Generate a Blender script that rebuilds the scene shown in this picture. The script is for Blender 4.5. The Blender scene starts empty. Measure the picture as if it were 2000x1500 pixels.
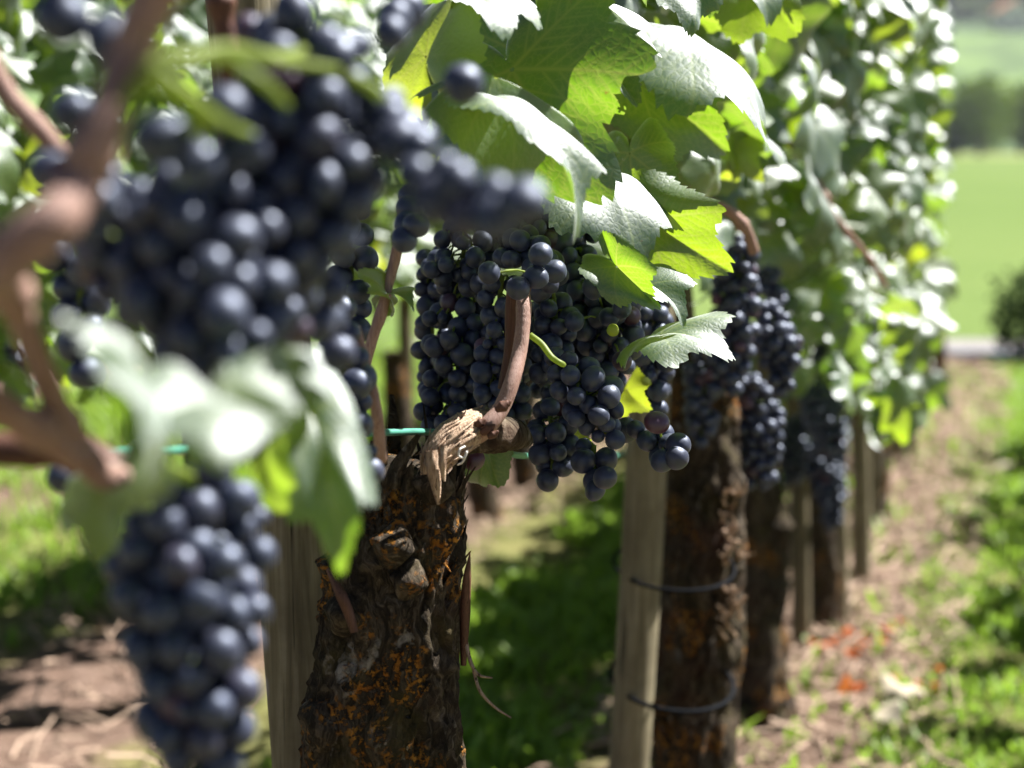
import bpy, math, random
import numpy as np
from mathutils import Vector, Matrix, Euler, noise as mnoise
R = math.radians
rng = np.random.default_rng(7)
random.seed(7)
SC = bpy.context.scene
COL = SC.collection

# ------------------------------------------------------------------ camera
FPX, CAMH, PITCH = 3500.0, 0.80, math.atan(480 / 3500)
cam_d = bpy.data.cameras.new("camera")
cam = bpy.data.objects.new("camera", cam_d)
COL.objects.link(cam)
cam.location = (0, 0, CAMH)
cam.rotation_euler = (math.pi / 2 - PITCH, 0, 0)
cam_d.sensor_width = 36
cam_d.lens = 36 * FPX / 2000
cam_d.clip_start = 0.02
cam_d.clip_end = 6000
cam_d.dof.use_dof = True
cam_d.dof.focus_distance = 1.035
cam_d.dof.aperture_fstop = 5.9
SC.camera = cam

# ------------------------------------------------------------------ light
SUN = Vector((0.53, 0.25, 0.82)).normalized()          # towards the sun
elev = math.asin(SUN.z)
azim = math.atan2(SUN.x, SUN.y)
W = bpy.data.worlds.new("World")
SC.world = W
W.use_nodes = True
wn = W.node_tree
bg = wn.nodes["Background"]
sky = wn.nodes.new("ShaderNodeTexSky")
sky.sky_type = 'NISHITA'
sky.sun_disc = False
sky.sun_elevation = elev
sky.sun_rotation = azim
sky.dust_density = 0.4
sky.air_density = 0.2
sky.altitude = 600
wn.links.new(sky.outputs[0], bg.inputs[0])
bg.inputs[1].default_value = 0.05
sl = bpy.data.lights.new("sun", 'SUN')
sl.energy = 5.0
sl.angle = R(0.53)
sl.color = (1.0, 0.965, 0.92)
so = bpy.data.objects.new("sun", sl)
COL.objects.link(so)
so.location = (3, 2, 6)
so.rotation_euler = SUN.to_track_quat('Z', 'Y').to_euler()
SC.view_settings.view_transform = 'Standard'
SC.view_settings.look = 'None'
SC.view_settings.exposure = 1.9
SC.view_settings.gamma = 1
SC.cycles.use_denoising = True
SC.cycles.max_bounces = 6
SC.cycles.transmission_bounces = 6
SC.cycles.sample_clamp_indirect = 6
SC.cycles.caustics_reflective = False
SC.cycles.caustics_refractive = False

# ------------------------------------------------------------------ frames
cp, sp = math.cos(PITCH), math.sin(PITCH)
def at(x, y, d):
    """point at forward distance d seen at photo pixel x, y (2000 x 1500)"""
    u, v = (x - 1000) / FPX, (750 - y) / FPX
    ry = cp + v * sp
    s = d / ry
    return Vector((u * s, d, CAMH + s * (v * cp - sp)))
DIR = Vector((0.287, 0.958, 0)); RN = Vector((0.958, -0.287, 0))
def row(d, lat=0.0, z=0.0):
    return Vector((-0.069 + 0.30 * (d - 1), d, 0)) + RN * lat + Vector((0, 0, z))
def pxm(d): return d / FPX
def pix(p):
    y = p.y * cp - (p.z - CAMH) * sp; s = FPX / y
    return 1000 + p.x * s, 750 - (p.y * sp + (p.z - CAMH) * cp) * s

# ------------------------------------------------------------------ materials
def mat(name):
    m = bpy.data.materials.new(name); m.use_nodes = True
    nt = m.node_tree; nt.nodes.clear()
    return m, nt
class N:
    def __init__(s, nt): s.nt = nt
    def __call__(s, typ, ins=None, **kw):
        n = s.nt.nodes.new(typ)
        for k, v in kw.items(): setattr(n, k, v)
        for k, v in (ins or {}).items():
            sock = n.inputs[k]
            if hasattr(v, 'is_linked'): s.nt.links.new(v, sock)
            else: sock.default_value = v
        return n
    def noise(s, vec, scale, detail=4, rough=.55, dist=0):
        return s('ShaderNodeTexNoise', {'Vector': vec, 'Scale': scale, 'Detail': detail, 'Roughness': rough, 'Distortion': dist}).outputs[0]
    def ramp(s, fac, stops):
        n = s('ShaderNodeValToRGB', {0: fac}); e = n.color_ramp.elements
        while len(e) < len(stops): e.new(.5)
        for el, (p, c) in zip(e, stops):
            el.position = p; el.color = (c if len(c) == 4 else (*c, 1)) if not isinstance(c, (int, float)) else (c, c, c, 1)
        return n.outputs[0]
    def mix(s, fac, a, b, blend='MIX'):
        n = s('ShaderNodeMix', data_type='RGBA', blend_type=blend)
        for i, v in ((0, fac), (6, a), (7, b)):
            if hasattr(v, 'is_linked'): s.nt.links.new(v, n.inputs[i])
            else: n.inputs[i].default_value = v if isinstance(v, (int, float)) else ((*v, 1) if len(v) == 3 else v)
        return n.outputs[2]
    def math(s, op, a, b=0.0, clamp=False):
        n = s('ShaderNodeMath', {0: a, 1: b}, operation=op, use_clamp=clamp); return n.outputs[0]
    def mapping(s, vec, scale):
        return s('ShaderNodeMapping', {'Vector': vec, 'Scale': scale}).outputs[0]
    def out(s, shader):
        o = s('ShaderNodeOutputMaterial'); s.nt.links.new(shader, o.inputs[0])
    def bump(s, h, strength, dist):
        return s('ShaderNodeBump', {'Height': h, 'Strength': strength, 'Distance': dist}).outputs[0]

def grape_material():
    m, nt = mat("grape_skin"); n = N(nt)
    tc = n('ShaderNodeTexCoord').outputs['Object']
    oi = n('ShaderNodeObjectInfo').outputs['Random']
    off = n('ShaderNodeVectorMath', {0: tc, 1: n('ShaderNodeCombineXYZ', {0: oi, 1: oi, 2: oi}).outputs[0]}, operation='ADD').outputs[0]
    a = n.noise(off, 170, 5, .6); b = n.noise(off, 900, 2, .6)
    bloom = n.math('MULTIPLY', n.ramp(a, [(.30, .12), (.60, 1.0)]), n.ramp(b, [(.2, .8), (.7, 1.0)]))
    skin = n.ramp(oi, [(0, (.008, .009, .018)), (.94, (.010, .010, .020)), (.975, (.035, .008, .014)), (1, (.10, .012, .022))])
    blm = n.ramp(oi, [(0, (.034, .044, .092)), (.5, (.022, .030, .070)), (.95, (.030, .030, .064)), (1, (.10, .035, .055))])
    col = n.mix(bloom, skin, blm)
    scr = n.ramp(n('ShaderNodeTexVoronoi', {'Vector': off, 'Scale': 330}).outputs['Distance'], [(.03, 1), (.09, 0)])
    spot = n.math('MULTIPLY', scr, n.ramp(n.noise(off, 60, 1), [(.55, 0), (.62, 1)]))
    col = n.mix(spot, col, (.05, .035, .02))
    p = n('ShaderNodeBsdfPrincipled', {'Base Color': col, 'Roughness': n.ramp(bloom, [(.2, .40), (1, .60)]), 'Specular Tint': (.68, .78, 1, 1),
        'Specular IOR Level': .8, 'IOR': 1.58, 'Diffuse Roughness': 1.0, 'Sheen Weight': .05, 'Sheen Roughness': .5, 'Sheen Tint': (.75, .8, 1, 1),
        'Normal': n.bump(b, .05, .001)})
    n.out(p.outputs[0]); return m

def leaf_material(name, dark, light, trans, gloss=.43, hue=.5):
    m, nt = mat(name); n = N(nt)
    uv = n('ShaderNodeUVMap', uv_map='UVMap').outputs[0]
    oi = n('ShaderNodeObjectInfo').outputs['Random']
    lr = n('ShaderNodeAttribute', attribute_name='leafrand').outputs['Fac']
    rnd = n.math('FRACT', n.math('ADD', n.math('MULTIPLY', oi, 3.71), n.math('MULTIPLY', lr, 5.13)))
    vein = n('ShaderNodeAttribute', attribute_name='vein').outputs['Fac']
    off = n('ShaderNodeVectorMath', {0: uv, 1: n('ShaderNodeCombineXYZ', {0: rnd, 1: rnd, 2: rnd}).outputs[0]}, operation='ADD').outputs[0]
    warp = n('ShaderNodeVectorMath', {0: off, 1: n('ShaderNodeVectorMath', {0: n('ShaderNodeTexNoise', {'Vector': off, 'Scale': 9.0}).outputs[1], 'Scale': .06}, operation='SCALE').outputs[0]}, operation='ADD').outputs[0]
    vor = n('ShaderNodeTexVoronoi', {'Vector': warp, 'Scale': 20.0}, feature='DISTANCE_TO_EDGE').outputs['Distance']
    net = n.ramp(vor, [(.0, 1), (.075, 0)])
    vor2 = n('ShaderNodeTexVoronoi', {'Vector': warp, 'Scale': 48.0}, feature='DISTANCE_TO_EDGE').outputs['Distance']
    net2 = n.ramp(vor2, [(.0, 1), (.10, 0)])
    veins = n.math('MAXIMUM', vein, n.math('ADD', n.math('MULTIPLY', net, .55), n.math('MULTIPLY', net2, .16), True), True)
    blot = n.noise(off, 3.2, 5, .6)
    green = n.mix(n.ramp(blot, [(.3, 0), (.7, 1)]), dark, light)
    warm = n.ramp(rnd, [(0, 0), (.75, 0), (1, .55)])
    green = n.mix(warm, green, (.13, .16, .025))
    brown = n.ramp(n.noise(off, 7.5, 6, .65), [(.70, 0), (.76, 1)])
    up = n.mix(n.math('MULTIPLY', veins, .8), green, (.13, .19, .035))
    up = n.mix(brown, up, (.16, .07, .025))
    under = n.mix(veins, n.mix(.4, green, (.13, .19, .09)), (.24, .28, .14))
    geo = n('ShaderNodeNewGeometry')
    back = geo.outputs['Backfacing']
    col = n.mix(back, up, under)
    tr = n.mix(n.ramp(blot, [(.3, 0), (.7, 1)]), trans, tuple(c * .72 for c in trans))
    tr = n.mix(n.math('MULTIPLY', veins, .75), tr, (.50, .56, .10))
    tr = n.mix(warm, tr, (.66, .66, .04))
    tr = n.mix(brown, tr, (.30, .10, .02))
    h = n.math('SUBTRACT', n.ramp(vor, [(0, 0), (.30, 1)]), n.math('MULTIPLY', vein, .35))
    h = n.math('ADD', h, n.math('MULTIPLY', n.noise(off, 160, 3), .25))
    bmp = n.bump(h, .11, .0010)
    dif = n('ShaderNodeBsdfDiffuse', {'Color': col, 'Normal': bmp}).outputs[0]
    trn = n('ShaderNodeBsdfTranslucent', {'Color': tr, 'Normal': bmp}).outputs[0]
    body = n('ShaderNodeMixShader', {0: .46, 1: dif, 2: trn}).outputs[0]
    rough = n.math('ADD', gloss, n.math('MULTIPLY', n.math('ADD', back, n.noise(off, 30, 3)), .16))
    gl = n('ShaderNodeBsdfGlossy', {'Color': (.95, .98, 1, 1), 'Roughness': rough, 'Normal': bmp}).outputs[0]
    # leaves are sheets: weigh the sheen by the facing angle
    lw = n('ShaderNodeLayerWeight', {'Blend': .36}).outputs['Fresnel']
    fac = n.math('MULTIPLY', n.math('ADD', n.math('MULTIPLY', lw, .95), .032), n.math('SUBTRACT', 1, n.math('MULTIPLY', back, .55)), True)
    n.out(n('ShaderNodeMixShader', {0: fac, 1: body, 2: gl}).outputs[0])
    return m

def wood_material(name, c1, c2, c3, scale=(60, 60, 4), rough=.85, bump=.5, dist=.002, freq=1.0):
    m, nt = mat(name); n = N(nt)
    tc = n('ShaderNodeTexCoord').outputs['Object']
    oi = n('ShaderNodeObjectInfo').outputs['Random']
    off = n('ShaderNodeVectorMath', {0: tc, 1: n('ShaderNodeCombineXYZ', {0: oi, 1: oi, 2: oi}).outputs[0]}, operation='ADD').outputs[0]
    st = n.mapping(off, scale)
    a = n.noise(st, 4 * freq, 6, .62, .6); b = n.noise(off, 25, 4, .6)
    col = n.ramp(a, [(.28, c1), (.52, c2), (.78, c3)])
    col = n.mix(n.ramp(b, [(.35, 0), (.7, .6)]), col, c1)
    crack = n.ramp(n.noise(n.mapping(off, (scale[0] * 1.6, scale[1] * 1.6, scale[2] * .5)), 3 * freq, 3, .5), [(.30, 1), (.36, 0)])
    col = n.mix(crack, col, tuple(c * .25 for c in c1))
    h = n.math('SUBTRACT', a, n.math('MULTIPLY', crack, .8))
    p = n('ShaderNodeBsdfPrincipled', {'Base Color': col, 'Roughness': rough, 'Specular IOR Level': .25, 'Normal': n.bump(h, bump, dist)})
    n.out(p.outputs[0]); return m

def bark_material():
    m, nt = mat("vine_bark"); n = N(nt)
    tc = n('ShaderNodeTexCoord').outputs['Object']
    oi = n('ShaderNodeObjectInfo').outputs['Random']
    off = n('ShaderNodeVectorMath', {0: tc, 1: n('ShaderNodeCombineXYZ', {0: oi, 1: oi, 2: oi}).outputs[0]}, operation='ADD').outputs[0]
    wv = n('ShaderNodeVectorMath', {0: off, 1: n('ShaderNodeVectorMath', {0: n('ShaderNodeTexNoise', {'Vector': off, 'Scale': 22.0, 'Detail': 4.0}).outputs[1], 'Scale': .05}, operation='SCALE').outputs[0]}, operation='ADD').outputs[0]
    a = n.noise(n.mapping(wv, (120, 120, 26)), 1.3, 7, .68, .8)
    b = n.noise(off, 55, 5, .65)
    col = n.ramp(a, [(.30, (.007, .005, .003)), (.48, (.032, .023, .014)), (.60, (.095, .072, .048)), (.78, (.26, .22, .17))])
    red = n.ramp(n.noise(off, 16, 3), [(.55, 0), (.72, .7)])
    col = n.mix(red, col, n.mix(.5, col, (.085, .030, .018)))
    moss = n.ramp(n.noise(off, 26, 5, .6), [(.52, 0), (.66, .75)])
    col = n.mix(moss, col, n.mix(.6, col, (.055, .047, .010)))
    l1 = n.ramp(n.noise(off, 19, 5, .6), [(.53, 0), (.60, 1)])
    l2 = n.ramp(n.noise(off, 260, 4, .6), [(.50, 0), (.58, 1)])
    lich = n.math('MULTIPLY', l1, l2)
    lcol = n.ramp(n.noise(off, 90, 3), [(.3, (.27, .085, .008)), (.7, (.46, .22, .035))])
    col = n.mix(lich, col, lcol)
    g1 = n.math('MULTIPLY', n.ramp(n.noise(wv, 42, 4), [(.635, 0), (.70, 1)]), n.ramp(b, [(.42, 0), (.55, .8)]))
    col = n.mix(g1, col, (.34, .31, .27))
    h = n.math('ADD', a, n.math('ADD', n.math('MULTIPLY', lich, .35), n.math('MULTIPLY', b, .4)))
    p = n('ShaderNodeBsdfPrincipled', {'Base Color': col, 'Roughness': .9, 'Specular IOR Level': .2, 'Normal': n.bump(h, 1.0, .005)})
    n.out(p.outputs[0]); return m

def plain(name, col, rough=.6, var=.25, scale=60, spec=.4, trans=None, metallic=0):
    m, nt = mat(name); n = N(nt)
    tc = n('ShaderNodeTexCoord').outputs['Object']
    f = n.noise(tc, scale, 4, .6)
    c = n.ramp(f, [(.25, tuple(x * (1 - var) for x in col)), (.75, tuple(min(1, x * (1 + var)) for x in col))])
    p = n('ShaderNodeBsdfPrincipled', {'Base Color': c, 'Roughness': rough, 'Specular IOR Level': spec, 'Metallic': metallic, 'Normal': n.bump(f, .25, .001)})
    s = p.outputs[0]
    if trans:
        t = n('ShaderNodeBsdfTranslucent', {'Color': (*trans, 1)}).outputs[0]
        s = n('ShaderNodeMixShader', {0: .42, 1: s, 2: t}).outputs[0]
    n.out(s); return m

M = {}
M['grape'] = grape_material()
M['leaf'] = leaf_material("vine_leaf_green", (.010, .036, .020), (.020, .060, .026), (.30, .58, .012))
M['leaf_pale'] = leaf_material("vine_leaf_yellowing", (.034, .075, .018), (.06, .11, .022), (.46, .70, .015), .43)
M['bark'] = bark_material()
M['arm'] = wood_material("shredded_bark", (.22, .13, .08), (.50, .36, .25), (.68, .55, .43), (150, 150, 22), .8, .9, .0025)
M['cane'] = wood_material("ripe_cane_wood", (.21, .115, .088), (.37, .235, .19), (.50, .37, .32), (420, 420, 9), .5, .7, .0009)
M['cane_dark'] = wood_material("brown_cane_wood", (.055, .024, .016), (.12, .055, .035), (.2, .10, .07), (300, 300, 14), .55, .3, .0008)
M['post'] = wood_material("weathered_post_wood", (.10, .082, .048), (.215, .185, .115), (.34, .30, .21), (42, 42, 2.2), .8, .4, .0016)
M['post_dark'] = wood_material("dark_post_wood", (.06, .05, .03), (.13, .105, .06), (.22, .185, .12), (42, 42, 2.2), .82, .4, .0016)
M['stem'] = plain("green_grape_stem", (.21, .27, .055), .5, .3, 200, .4, (.4, .5, .08))
M['stem_brown'] = plain("ripening_stem", (.26, .13, .05), .55, .4, 200)
M['wire'] = plain("green_coated_wire", (.07, .26, .19), .38, .2, 90, .5)
M['tie'] = plain("black_rubber_tie", (.012, .013, .015), .9, .2, 90, 0.0)
M['string'] = plain("pale_string", (.55, .52, .48), .7, .2, 90)
M['straw'] = plain("dry_straw", (.33, .235, .17), .8, .4, 40)
M['dead_leaf'] = plain("orange_dead_leaf", (.46, .12, .035), .75, .45, 50, .2, (.5, .16, .03))
M['pale_dead'] = plain("pale_dead_leaf", (.40, .35, .26), .8, .2, 40, .2)

def ground_material():
    m, nt = mat("soil_and_grass"); n = N(nt)
    pos = n('ShaderNodeNewGeometry').outputs['Position']
    a = n.noise(pos, 26, 7, .68); b = n.noise(pos, 5, 4, .6); c = n.noise(pos, 140, 4, .7)
    soil = n.ramp(a, [(.3, (.11, .070, .052)), (.5, (.215, .145, .112)), (.7, (.31, .222, .178))])
    soil = n.mix(n.ramp(c, [(.35, .75), (.65, 0)]), soil, (.10, .066, .045))
    grs = n.ramp(b, [(.3, (.09, .11, .030)), (.7, (.22, .20, .08))])
    lat = n('ShaderNodeVectorMath', {0: pos, 1: (.958, -.287, 0)}, operation='DOT_PRODUCT').outputs['Value']
    lat = n.math('ADD', lat, .3535)                    # metres right of the row
    lat = n.math('ADD', lat, n.math('MULTIPLY', n.math('SUBTRACT', b, .5), .22))
    per = n.math('ABSOLUTE', n.math('SUBTRACT', n.math('MODULO', n.math('ADD', lat, 20 * .95 + .475), .95), .475))
    g = n.ramp(per, [(.145, 0), (.23, 1)])
    col = n.mix(g, soil, grs)
    p = n('ShaderNodeBsdfPrincipled', {'Base Color': col, 'Roughness': .95, 'Specular IOR Level': .1, 'Normal': n.bump(n.math('ADD', a, n.math('MULTIPLY', c, .5)), .9, .02)})
    n.out(p.outputs[0]); return m
def field_material(name, stops, scale, sc2):
    m, nt = mat(name); n = N(nt)
    pos = n('ShaderNodeNewGeometry').outputs['Position']
    a = n.noise(pos, scale, 5, .6); b = n.noise(pos, sc2, 4, .6)
    col = n.ramp(n.math('ADD', n.math('MULTIPLY', a, .7), n.math('MULTIPLY', b, .3)), stops)
    p = n('ShaderNodeBsdfPrincipled', {'Base Color': col, 'Roughness': .95, 'Specular IOR Level': .1, 'Normal': n.bump(b, .5, .05)})
    n.out(p.outputs[0]); return m
M['ground'] = ground_material()
M['field'] = field_material("meadow_grass", [(.35, (.070, .118, .026)), (.65, (.118, .160, .045))], .08, 9)
M['field_edge'] = field_material("dry_meadow_edge", [(.35, (.18, .22, .06)), (.65, (.28, .27, .10))], .4, 9)
M['road'] = field_material("grey_lane", [(.3, (.18, .17, .165)), (.7, (.26, .245, .235))], 3, 40)
M['hill'] = field_material("hillside_fields", [(.34, (.035, .060, .030)), (.46, (.07, .11, .04)), (.52, (.13, .20, .06)), (.66, (.20, .24, .10))], .012, .10)
M['grass'] = plain("grass_blades", (.175, .265, .046), .5, .55, 7, .3, (.30, .48, .05))
M['crown_a'] = plain("tree_leaves_olive", (.085, .155, .022), .9, .6, .9, .1, (.10, .14, .02))
M['crown_b'] = plain("tree_leaves_dark", (.030, .080, .022), .9, .5, .9, .1, (.05, .10, .02))
M['crown_c'] = plain("shrub_leaves_dark", (.007, .016, .007), .9, .5, 9, .05, (.010, .022, .006))
M['trunk'] = plain("tree_bark", (.10, .075, .05), .9, .3, 5)
M['roof'] = plain("terracotta_roof", (.45, .16, .07), .8, .2, 2)
M['plaster'] = plain("cream_plaster", (.70, .64, .54), .8, .1, 2)

# ------------------------------------------------------------------ mesh helpers
def mesh(name, v, f, mats, uv=None, attrs=None, mi=None, smooth=True):
    me = bpy.data.meshes.new(name)
    v = np.asarray(v, dtype=np.float32)
    if isinstance(f, np.ndarray):
        k = f.shape[1]
        me.vertices.add(len(v)); me.vertices.foreach_set('co', v.ravel())
        me.loops.add(f.size); me.loops.foreach_set('vertex_index', f.ravel().astype(np.int32))
        me.polygons.add(len(f)); me.polygons.foreach_set('loop_start', np.arange(0, f.size, k, dtype=np.int32))
        me.update(calc_edges=True)
    else:
        me.from_pydata(v.tolist(), [], f)
    if not isinstance(mats, (list, tuple)): mats = [mats]
    for m in mats: me.materials.append(m)
    if uv is not None:
        l = me.uv_layers.new(name='UVMap')
        idx = np.empty(len(me.loops), dtype=np.int32); me.loops.foreach_get('vertex_index', idx)
        l.data.foreach_set('uv', np.asarray(uv, dtype=np.float32)[idx].ravel())
    for k, a in (attrs or {}).items():
        at_ = me.attributes.new(k, 'FLOAT', 'POINT'); at_.data.foreach_set('value', np.asarray(a, dtype=np.float32))
    if mi is not None: me.polygons.foreach_set('material_index', np.asarray(mi, dtype=np.int32))
    me.polygons.foreach_set('use_smooth', np.full(len(me.polygons), smooth))
    me.validate(); me.update()
    return me
def link(name, me, parent=None, loc=None):
    o = bpy.data.objects.new(name, me); COL.objects.link(o)
    if parent: o.parent = parent
    if loc is not None: o.location = loc
    return o
def tag(o, label=None, cat=None, group=None, kind=None):
    if label: o['label'] = label
    if cat: o['category'] = cat
    if group: o['group'] = group
    if kind: o['kind'] = kind
    return o
def thing(name, loc, label, cat, group=None):
    o = bpy.data.objects.new(name, None); COL.objects.link(o); o.location = loc
    o.empty_display_size = .05
    return tag(o, label, cat, group)
def cat_mesh(parts):
    """join (verts, faces-array) pairs"""
    vs, fs, n = [], [], 0
    for v, f in parts:
        vs.append(np.asarray(v)); fs.append(np.asarray(f) + n); n += len(v)
    return np.concatenate(vs), np.concatenate(fs)
def spline(pts, n):
    P = np.array([tuple(p) for p in pts], dtype=float)
    if len(P) == 2: return P[0] + (P[1] - P[0]) * np.linspace(0, 1, n)[:, None]
    Q = np.vstack([2 * P[0] - P[1], P, 2 * P[-1] - P[-2]])
    t = np.linspace(0, len(P) - 1, n); i = np.minimum(t.astype(int), len(P) - 2); u = (t - i)[:, None]
    a, b, c, d = Q[i], Q[i + 1], Q[i + 2], Q[i + 3]
    return .5 * (2 * b + (c - a) * u + (2 * a - 5 * b + 4 * c - d) * u ** 2 + (3 * b - a - 3 * c + d) * u ** 3)
def frames(C):
    T = np.gradient(C, axis=0); T /= np.linalg.norm(T, axis=1)[:, None] + 1e-12
    if not np.any(T[0]): T[0] = (0, 0, 1)
    u = np.cross(T[0], (0.31, 1, .2)); u /= np.linalg.norm(u); U = [u]
    for k in range(1, len(C)):
        u = U[-1] - T[k] * np.dot(U[-1], T[k]); U.append(u / np.linalg.norm(u))
    U = np.array(U); return T, U, np.cross(T, U)
def tube(pts, rad, seg=10, n=24, close=False, wob=0.0, disp=None, caps=True):
    """tapered tube along a smooth path; rad = list of radii along the path (m)"""
    C = spline(pts, n)
    r = np.interp(np.linspace(0, 1, n), np.linspace(0, 1, len(rad)), rad)
    T, U, V = frames(C)
    a = np.linspace(0, 2 * math.pi, seg, endpoint=False)
    rr = r[:, None] * np.ones(seg)[None]
    if wob: rr = rr * (1 + wob * rng.normal(size=n)[:, None] * .6 + wob * rng.normal(size=(n, seg)) * .4)
    if disp is not None: rr = disp(C, r, a, rr)
    P = C[:, None] + rr[..., None] * (np.cos(a)[None, :, None] * U[:, None] + np.sin(a)[None, :, None] * V[:, None])
    v = P.reshape(-1, 3)
    i = np.arange(n - 1)[:, None] * seg; j = np.arange(seg)[None]; j2 = (j + 1) % seg
    f = np.stack([i + j, i + j2, i + seg + j2, i + seg + j], -1).reshape(-1, 4)
    if caps:
        c0, c1 = len(v), len(v) + 1
        v = np.vstack([v, C[0] - T[0] * r[0] * .3, C[-1] + T[-1] * r[-1] * .3])
        jj = np.arange(seg); j2 = (jj + 1) % seg; b = (n - 1) * seg
        f = np.vstack([f, np.stack([np.full(seg, c0), j2, jj, np.full(seg, c0)], -1)[:, [0, 1, 2, 2]], np.stack([np.full(seg, c1), b + jj, b + j2, b + j2], -1)])
    return v, f
def fixf(f):
    """quads, with repeated-index quads turned to triangles"""
    return [tuple(dict.fromkeys(q)) for q in f.tolist()]
def add_tube(name, m, parent, parts, base, label=None, smooth=True):
    v, f = cat_mesh(parts) if isinstance(parts, list) else parts
    o = link(name, mesh(name, v - np.array(tuple(base)), fixf(f), m, smooth=smooth), parent)
    if label: o['label'] = label
    return o

# ------------------------------------------------------------------ vine leaf
LOBES = [(0, 1.0), (50, .90), (-50, .90), (104, .70), (-104, .70)]
def leaf_geom(nt_, nr, seed, fold=.15, bend=.5, wave=.05, curl=.12, holes=0, teeth=1.0, sx=1.0, tear=None, deep=0.0):
    g = np.random.default_rng(seed)
    ang = np.array([0, 10, 24, 31, 50, 66, 79, 104, 122, 140, 156, 170, 180.])
    rad = np.array([1.0, .90, .735, .71, .90, .80, .665, .70, .62, .60, .55, .30, .05])
    rad = rad - deep * np.array([0, 0, .6, 1, 0, .7, 1, 0, .2, 0, 0, 0, 0])
    th = np.linspace(-180, 180, nt_)
    def side(sg):
        j = rad * (1 + g.normal(size=len(rad)) * .035); j[0] = 1
        return j
    rl, rr = side(-1), side(1)
    r = np.where(th < 0, np.interp(-th, ang, rl), np.interp(th, ang, rr))
    k = np.hanning(max(3, nt_ // 40) + 2); k /= k.sum()
    r = np.convolve(np.pad(r, len(k) // 2, mode='wrap'), k, 'valid')[:nt_]
    r_s = np.convolve(np.pad(r, 12, mode='edge'), np.ones(25) / 25, 'valid')
    # serration
    nteeth = 42
    ph = (th + 180) / 360 * nteeth + .35 * np.sin(np.radians(th) * 3 + g.uniform(0, 6))
    saw = np.where(th < 0, ph % 1, 1 - ph % 1)
    big = .5 + .5 * np.sin(np.floor(ph) * 2.4 + g.uniform(0, 6))
    r = r * (1 + teeth * (.045 + .05 * big) * (saw - .45) * np.clip((175 - np.abs(th)) / 25, 0, 1))
    if tear:
        for (a0, w, dep) in tear: r = r * (1 - dep * np.exp(-((th - a0) / w) ** 4))
    rho = np.linspace(0.02, 1, nr)
    X = (rho[:, None] * r[None] * np.sin(np.radians(th))[None]).ravel()
    Y = (rho[:, None] * r[None] * np.cos(np.radians(th))[None]).ravel()
    RH = (rho[:, None] * (r / np.maximum(r_s, .2))[None]).ravel()
    # veins
    segs = []
    for a, L in LOBES:
        a = math.radians(a + g.normal() * 3); dx, dy = math.sin(a), math.cos(a)
        segs.append((0, 0, dx * L * .97, dy * L * .97, .017))
        for s in np.arange(.16, .92, .125):
            for sg in (-1, 1):
                b = a + sg * math.radians(44); l2 = (.42 if L > .8 else .32) * (1 - s * .62)
                s_ = s + (.06 if sg > 0 else 0)
                segs.append((dx * L * s_, dy * L * s_, dx * L * s_ + math.sin(b) * l2, dy * L * s_ + math.cos(b) * l2, .008))
    vein = np.zeros(len(X)); dmin = np.full(len(X), 9.)
    for x0, y0, x1, y1, w in segs:
        ex, ey = x1 - x0, y1 - y0; l2 = ex * ex + ey * ey
        t = np.clip(((X - x0) * ex + (Y - y0) * ey) / l2, 0, 1)
        d = np.hypot(X - x0 - t * ex, Y - y0 - t * ey)
        ww = w * (1 - .6 * t) + .003
        vein = np.maximum(vein, np.exp(-(d / ww) ** 2) * (1 if w > .01 else .8)); dmin = np.minimum(dmin, d)
    z = .002 * (1 - np.exp(-(dmin / .05) ** 2))
    p = g.uniform(0, 6.28, 8)
    z = z + wave * (np.sin(3.1 * X + 2 * Y + p[0]) * .6 + np.sin(5.3 * Y - 2.2 * X + p[1]) * .4 + .35 * np.sin(9 * X + 7 * Y + p[2])) * RH
    z = z + wave * .8 * np.sin(np.arctan2(X, Y) * 5 + p[3]) * RH ** 2
    z = z - curl * RH ** 3 * (1 + .5 * np.sin(np.arctan2(X, Y) * 3 + p[4]))
    z = z + fold * np.abs(X) * (1 - .3 * np.abs(X))
    X = X * sx
    if abs(bend) > 1e-3:
        yy, b = Y, bend
        Rr = 1 / b; zz = z
        Y2 = np.sin(b * yy) * (Rr + zz); z = np.cos(b * yy) * (Rr + zz) - Rr; Y = Y2
    V = np.stack([X, Y, z], -1)
    i = np.arange(nr - 1)[:, None] * nt_; j = np.arange(nt_ - 1)[None]
    F = np.stack([i + j, i + nt_ + j, i + nt_ + j + 1, i + j + 1], -1).reshape(-1, 4)[:, ::-1]
    UV = np.stack([X, Y], -1)
    # the centre disc
    c = len(V); V = np.vstack([V, V[:nt_].mean(0)]); UV = np.vstack([UV, [0, 0]]); vein = np.append(vein, 1)
    if holes:
        keep = np.ones(len(F), bool); cen = UV[F].mean(1)
        for _ in range(holes):
            a = g.uniform(-70, 70); q = g.uniform(.45, .8); s = g.uniform(.015, .05)
            h = np.array([math.sin(R(a)), math.cos(R(a))]) * q
            dd = cen - h; rad_ = np.hypot(dd[:, 0], dd[:, 1]); an = np.arctan2(dd[:, 1], dd[:, 0])
            keep &= rad_ > s * (1 + .4 * np.sin(an * 3 + g.uniform(0, 6)) + .25 * np.sin(an * 7))
        F = F[keep]
    return V, F, UV, vein
def orient(J, T, nrm, size=None):
    J, T, nrm = Vector(J), Vector(T), Vector(nrm)
    y = (T - J); L = y.length; y.normalize()
    z = nrm - y * nrm.dot(y)
    if z.length < 1e-4: z = Vector((0, 0, 1)) - y * y.z
    z.normalize(); x = y.cross(z)
    m = Matrix((x, y, z)).transposed().to_4x4()
    return Matrix.Translation(J) @ m @ Matrix.Scale(size or L, 4)
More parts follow.
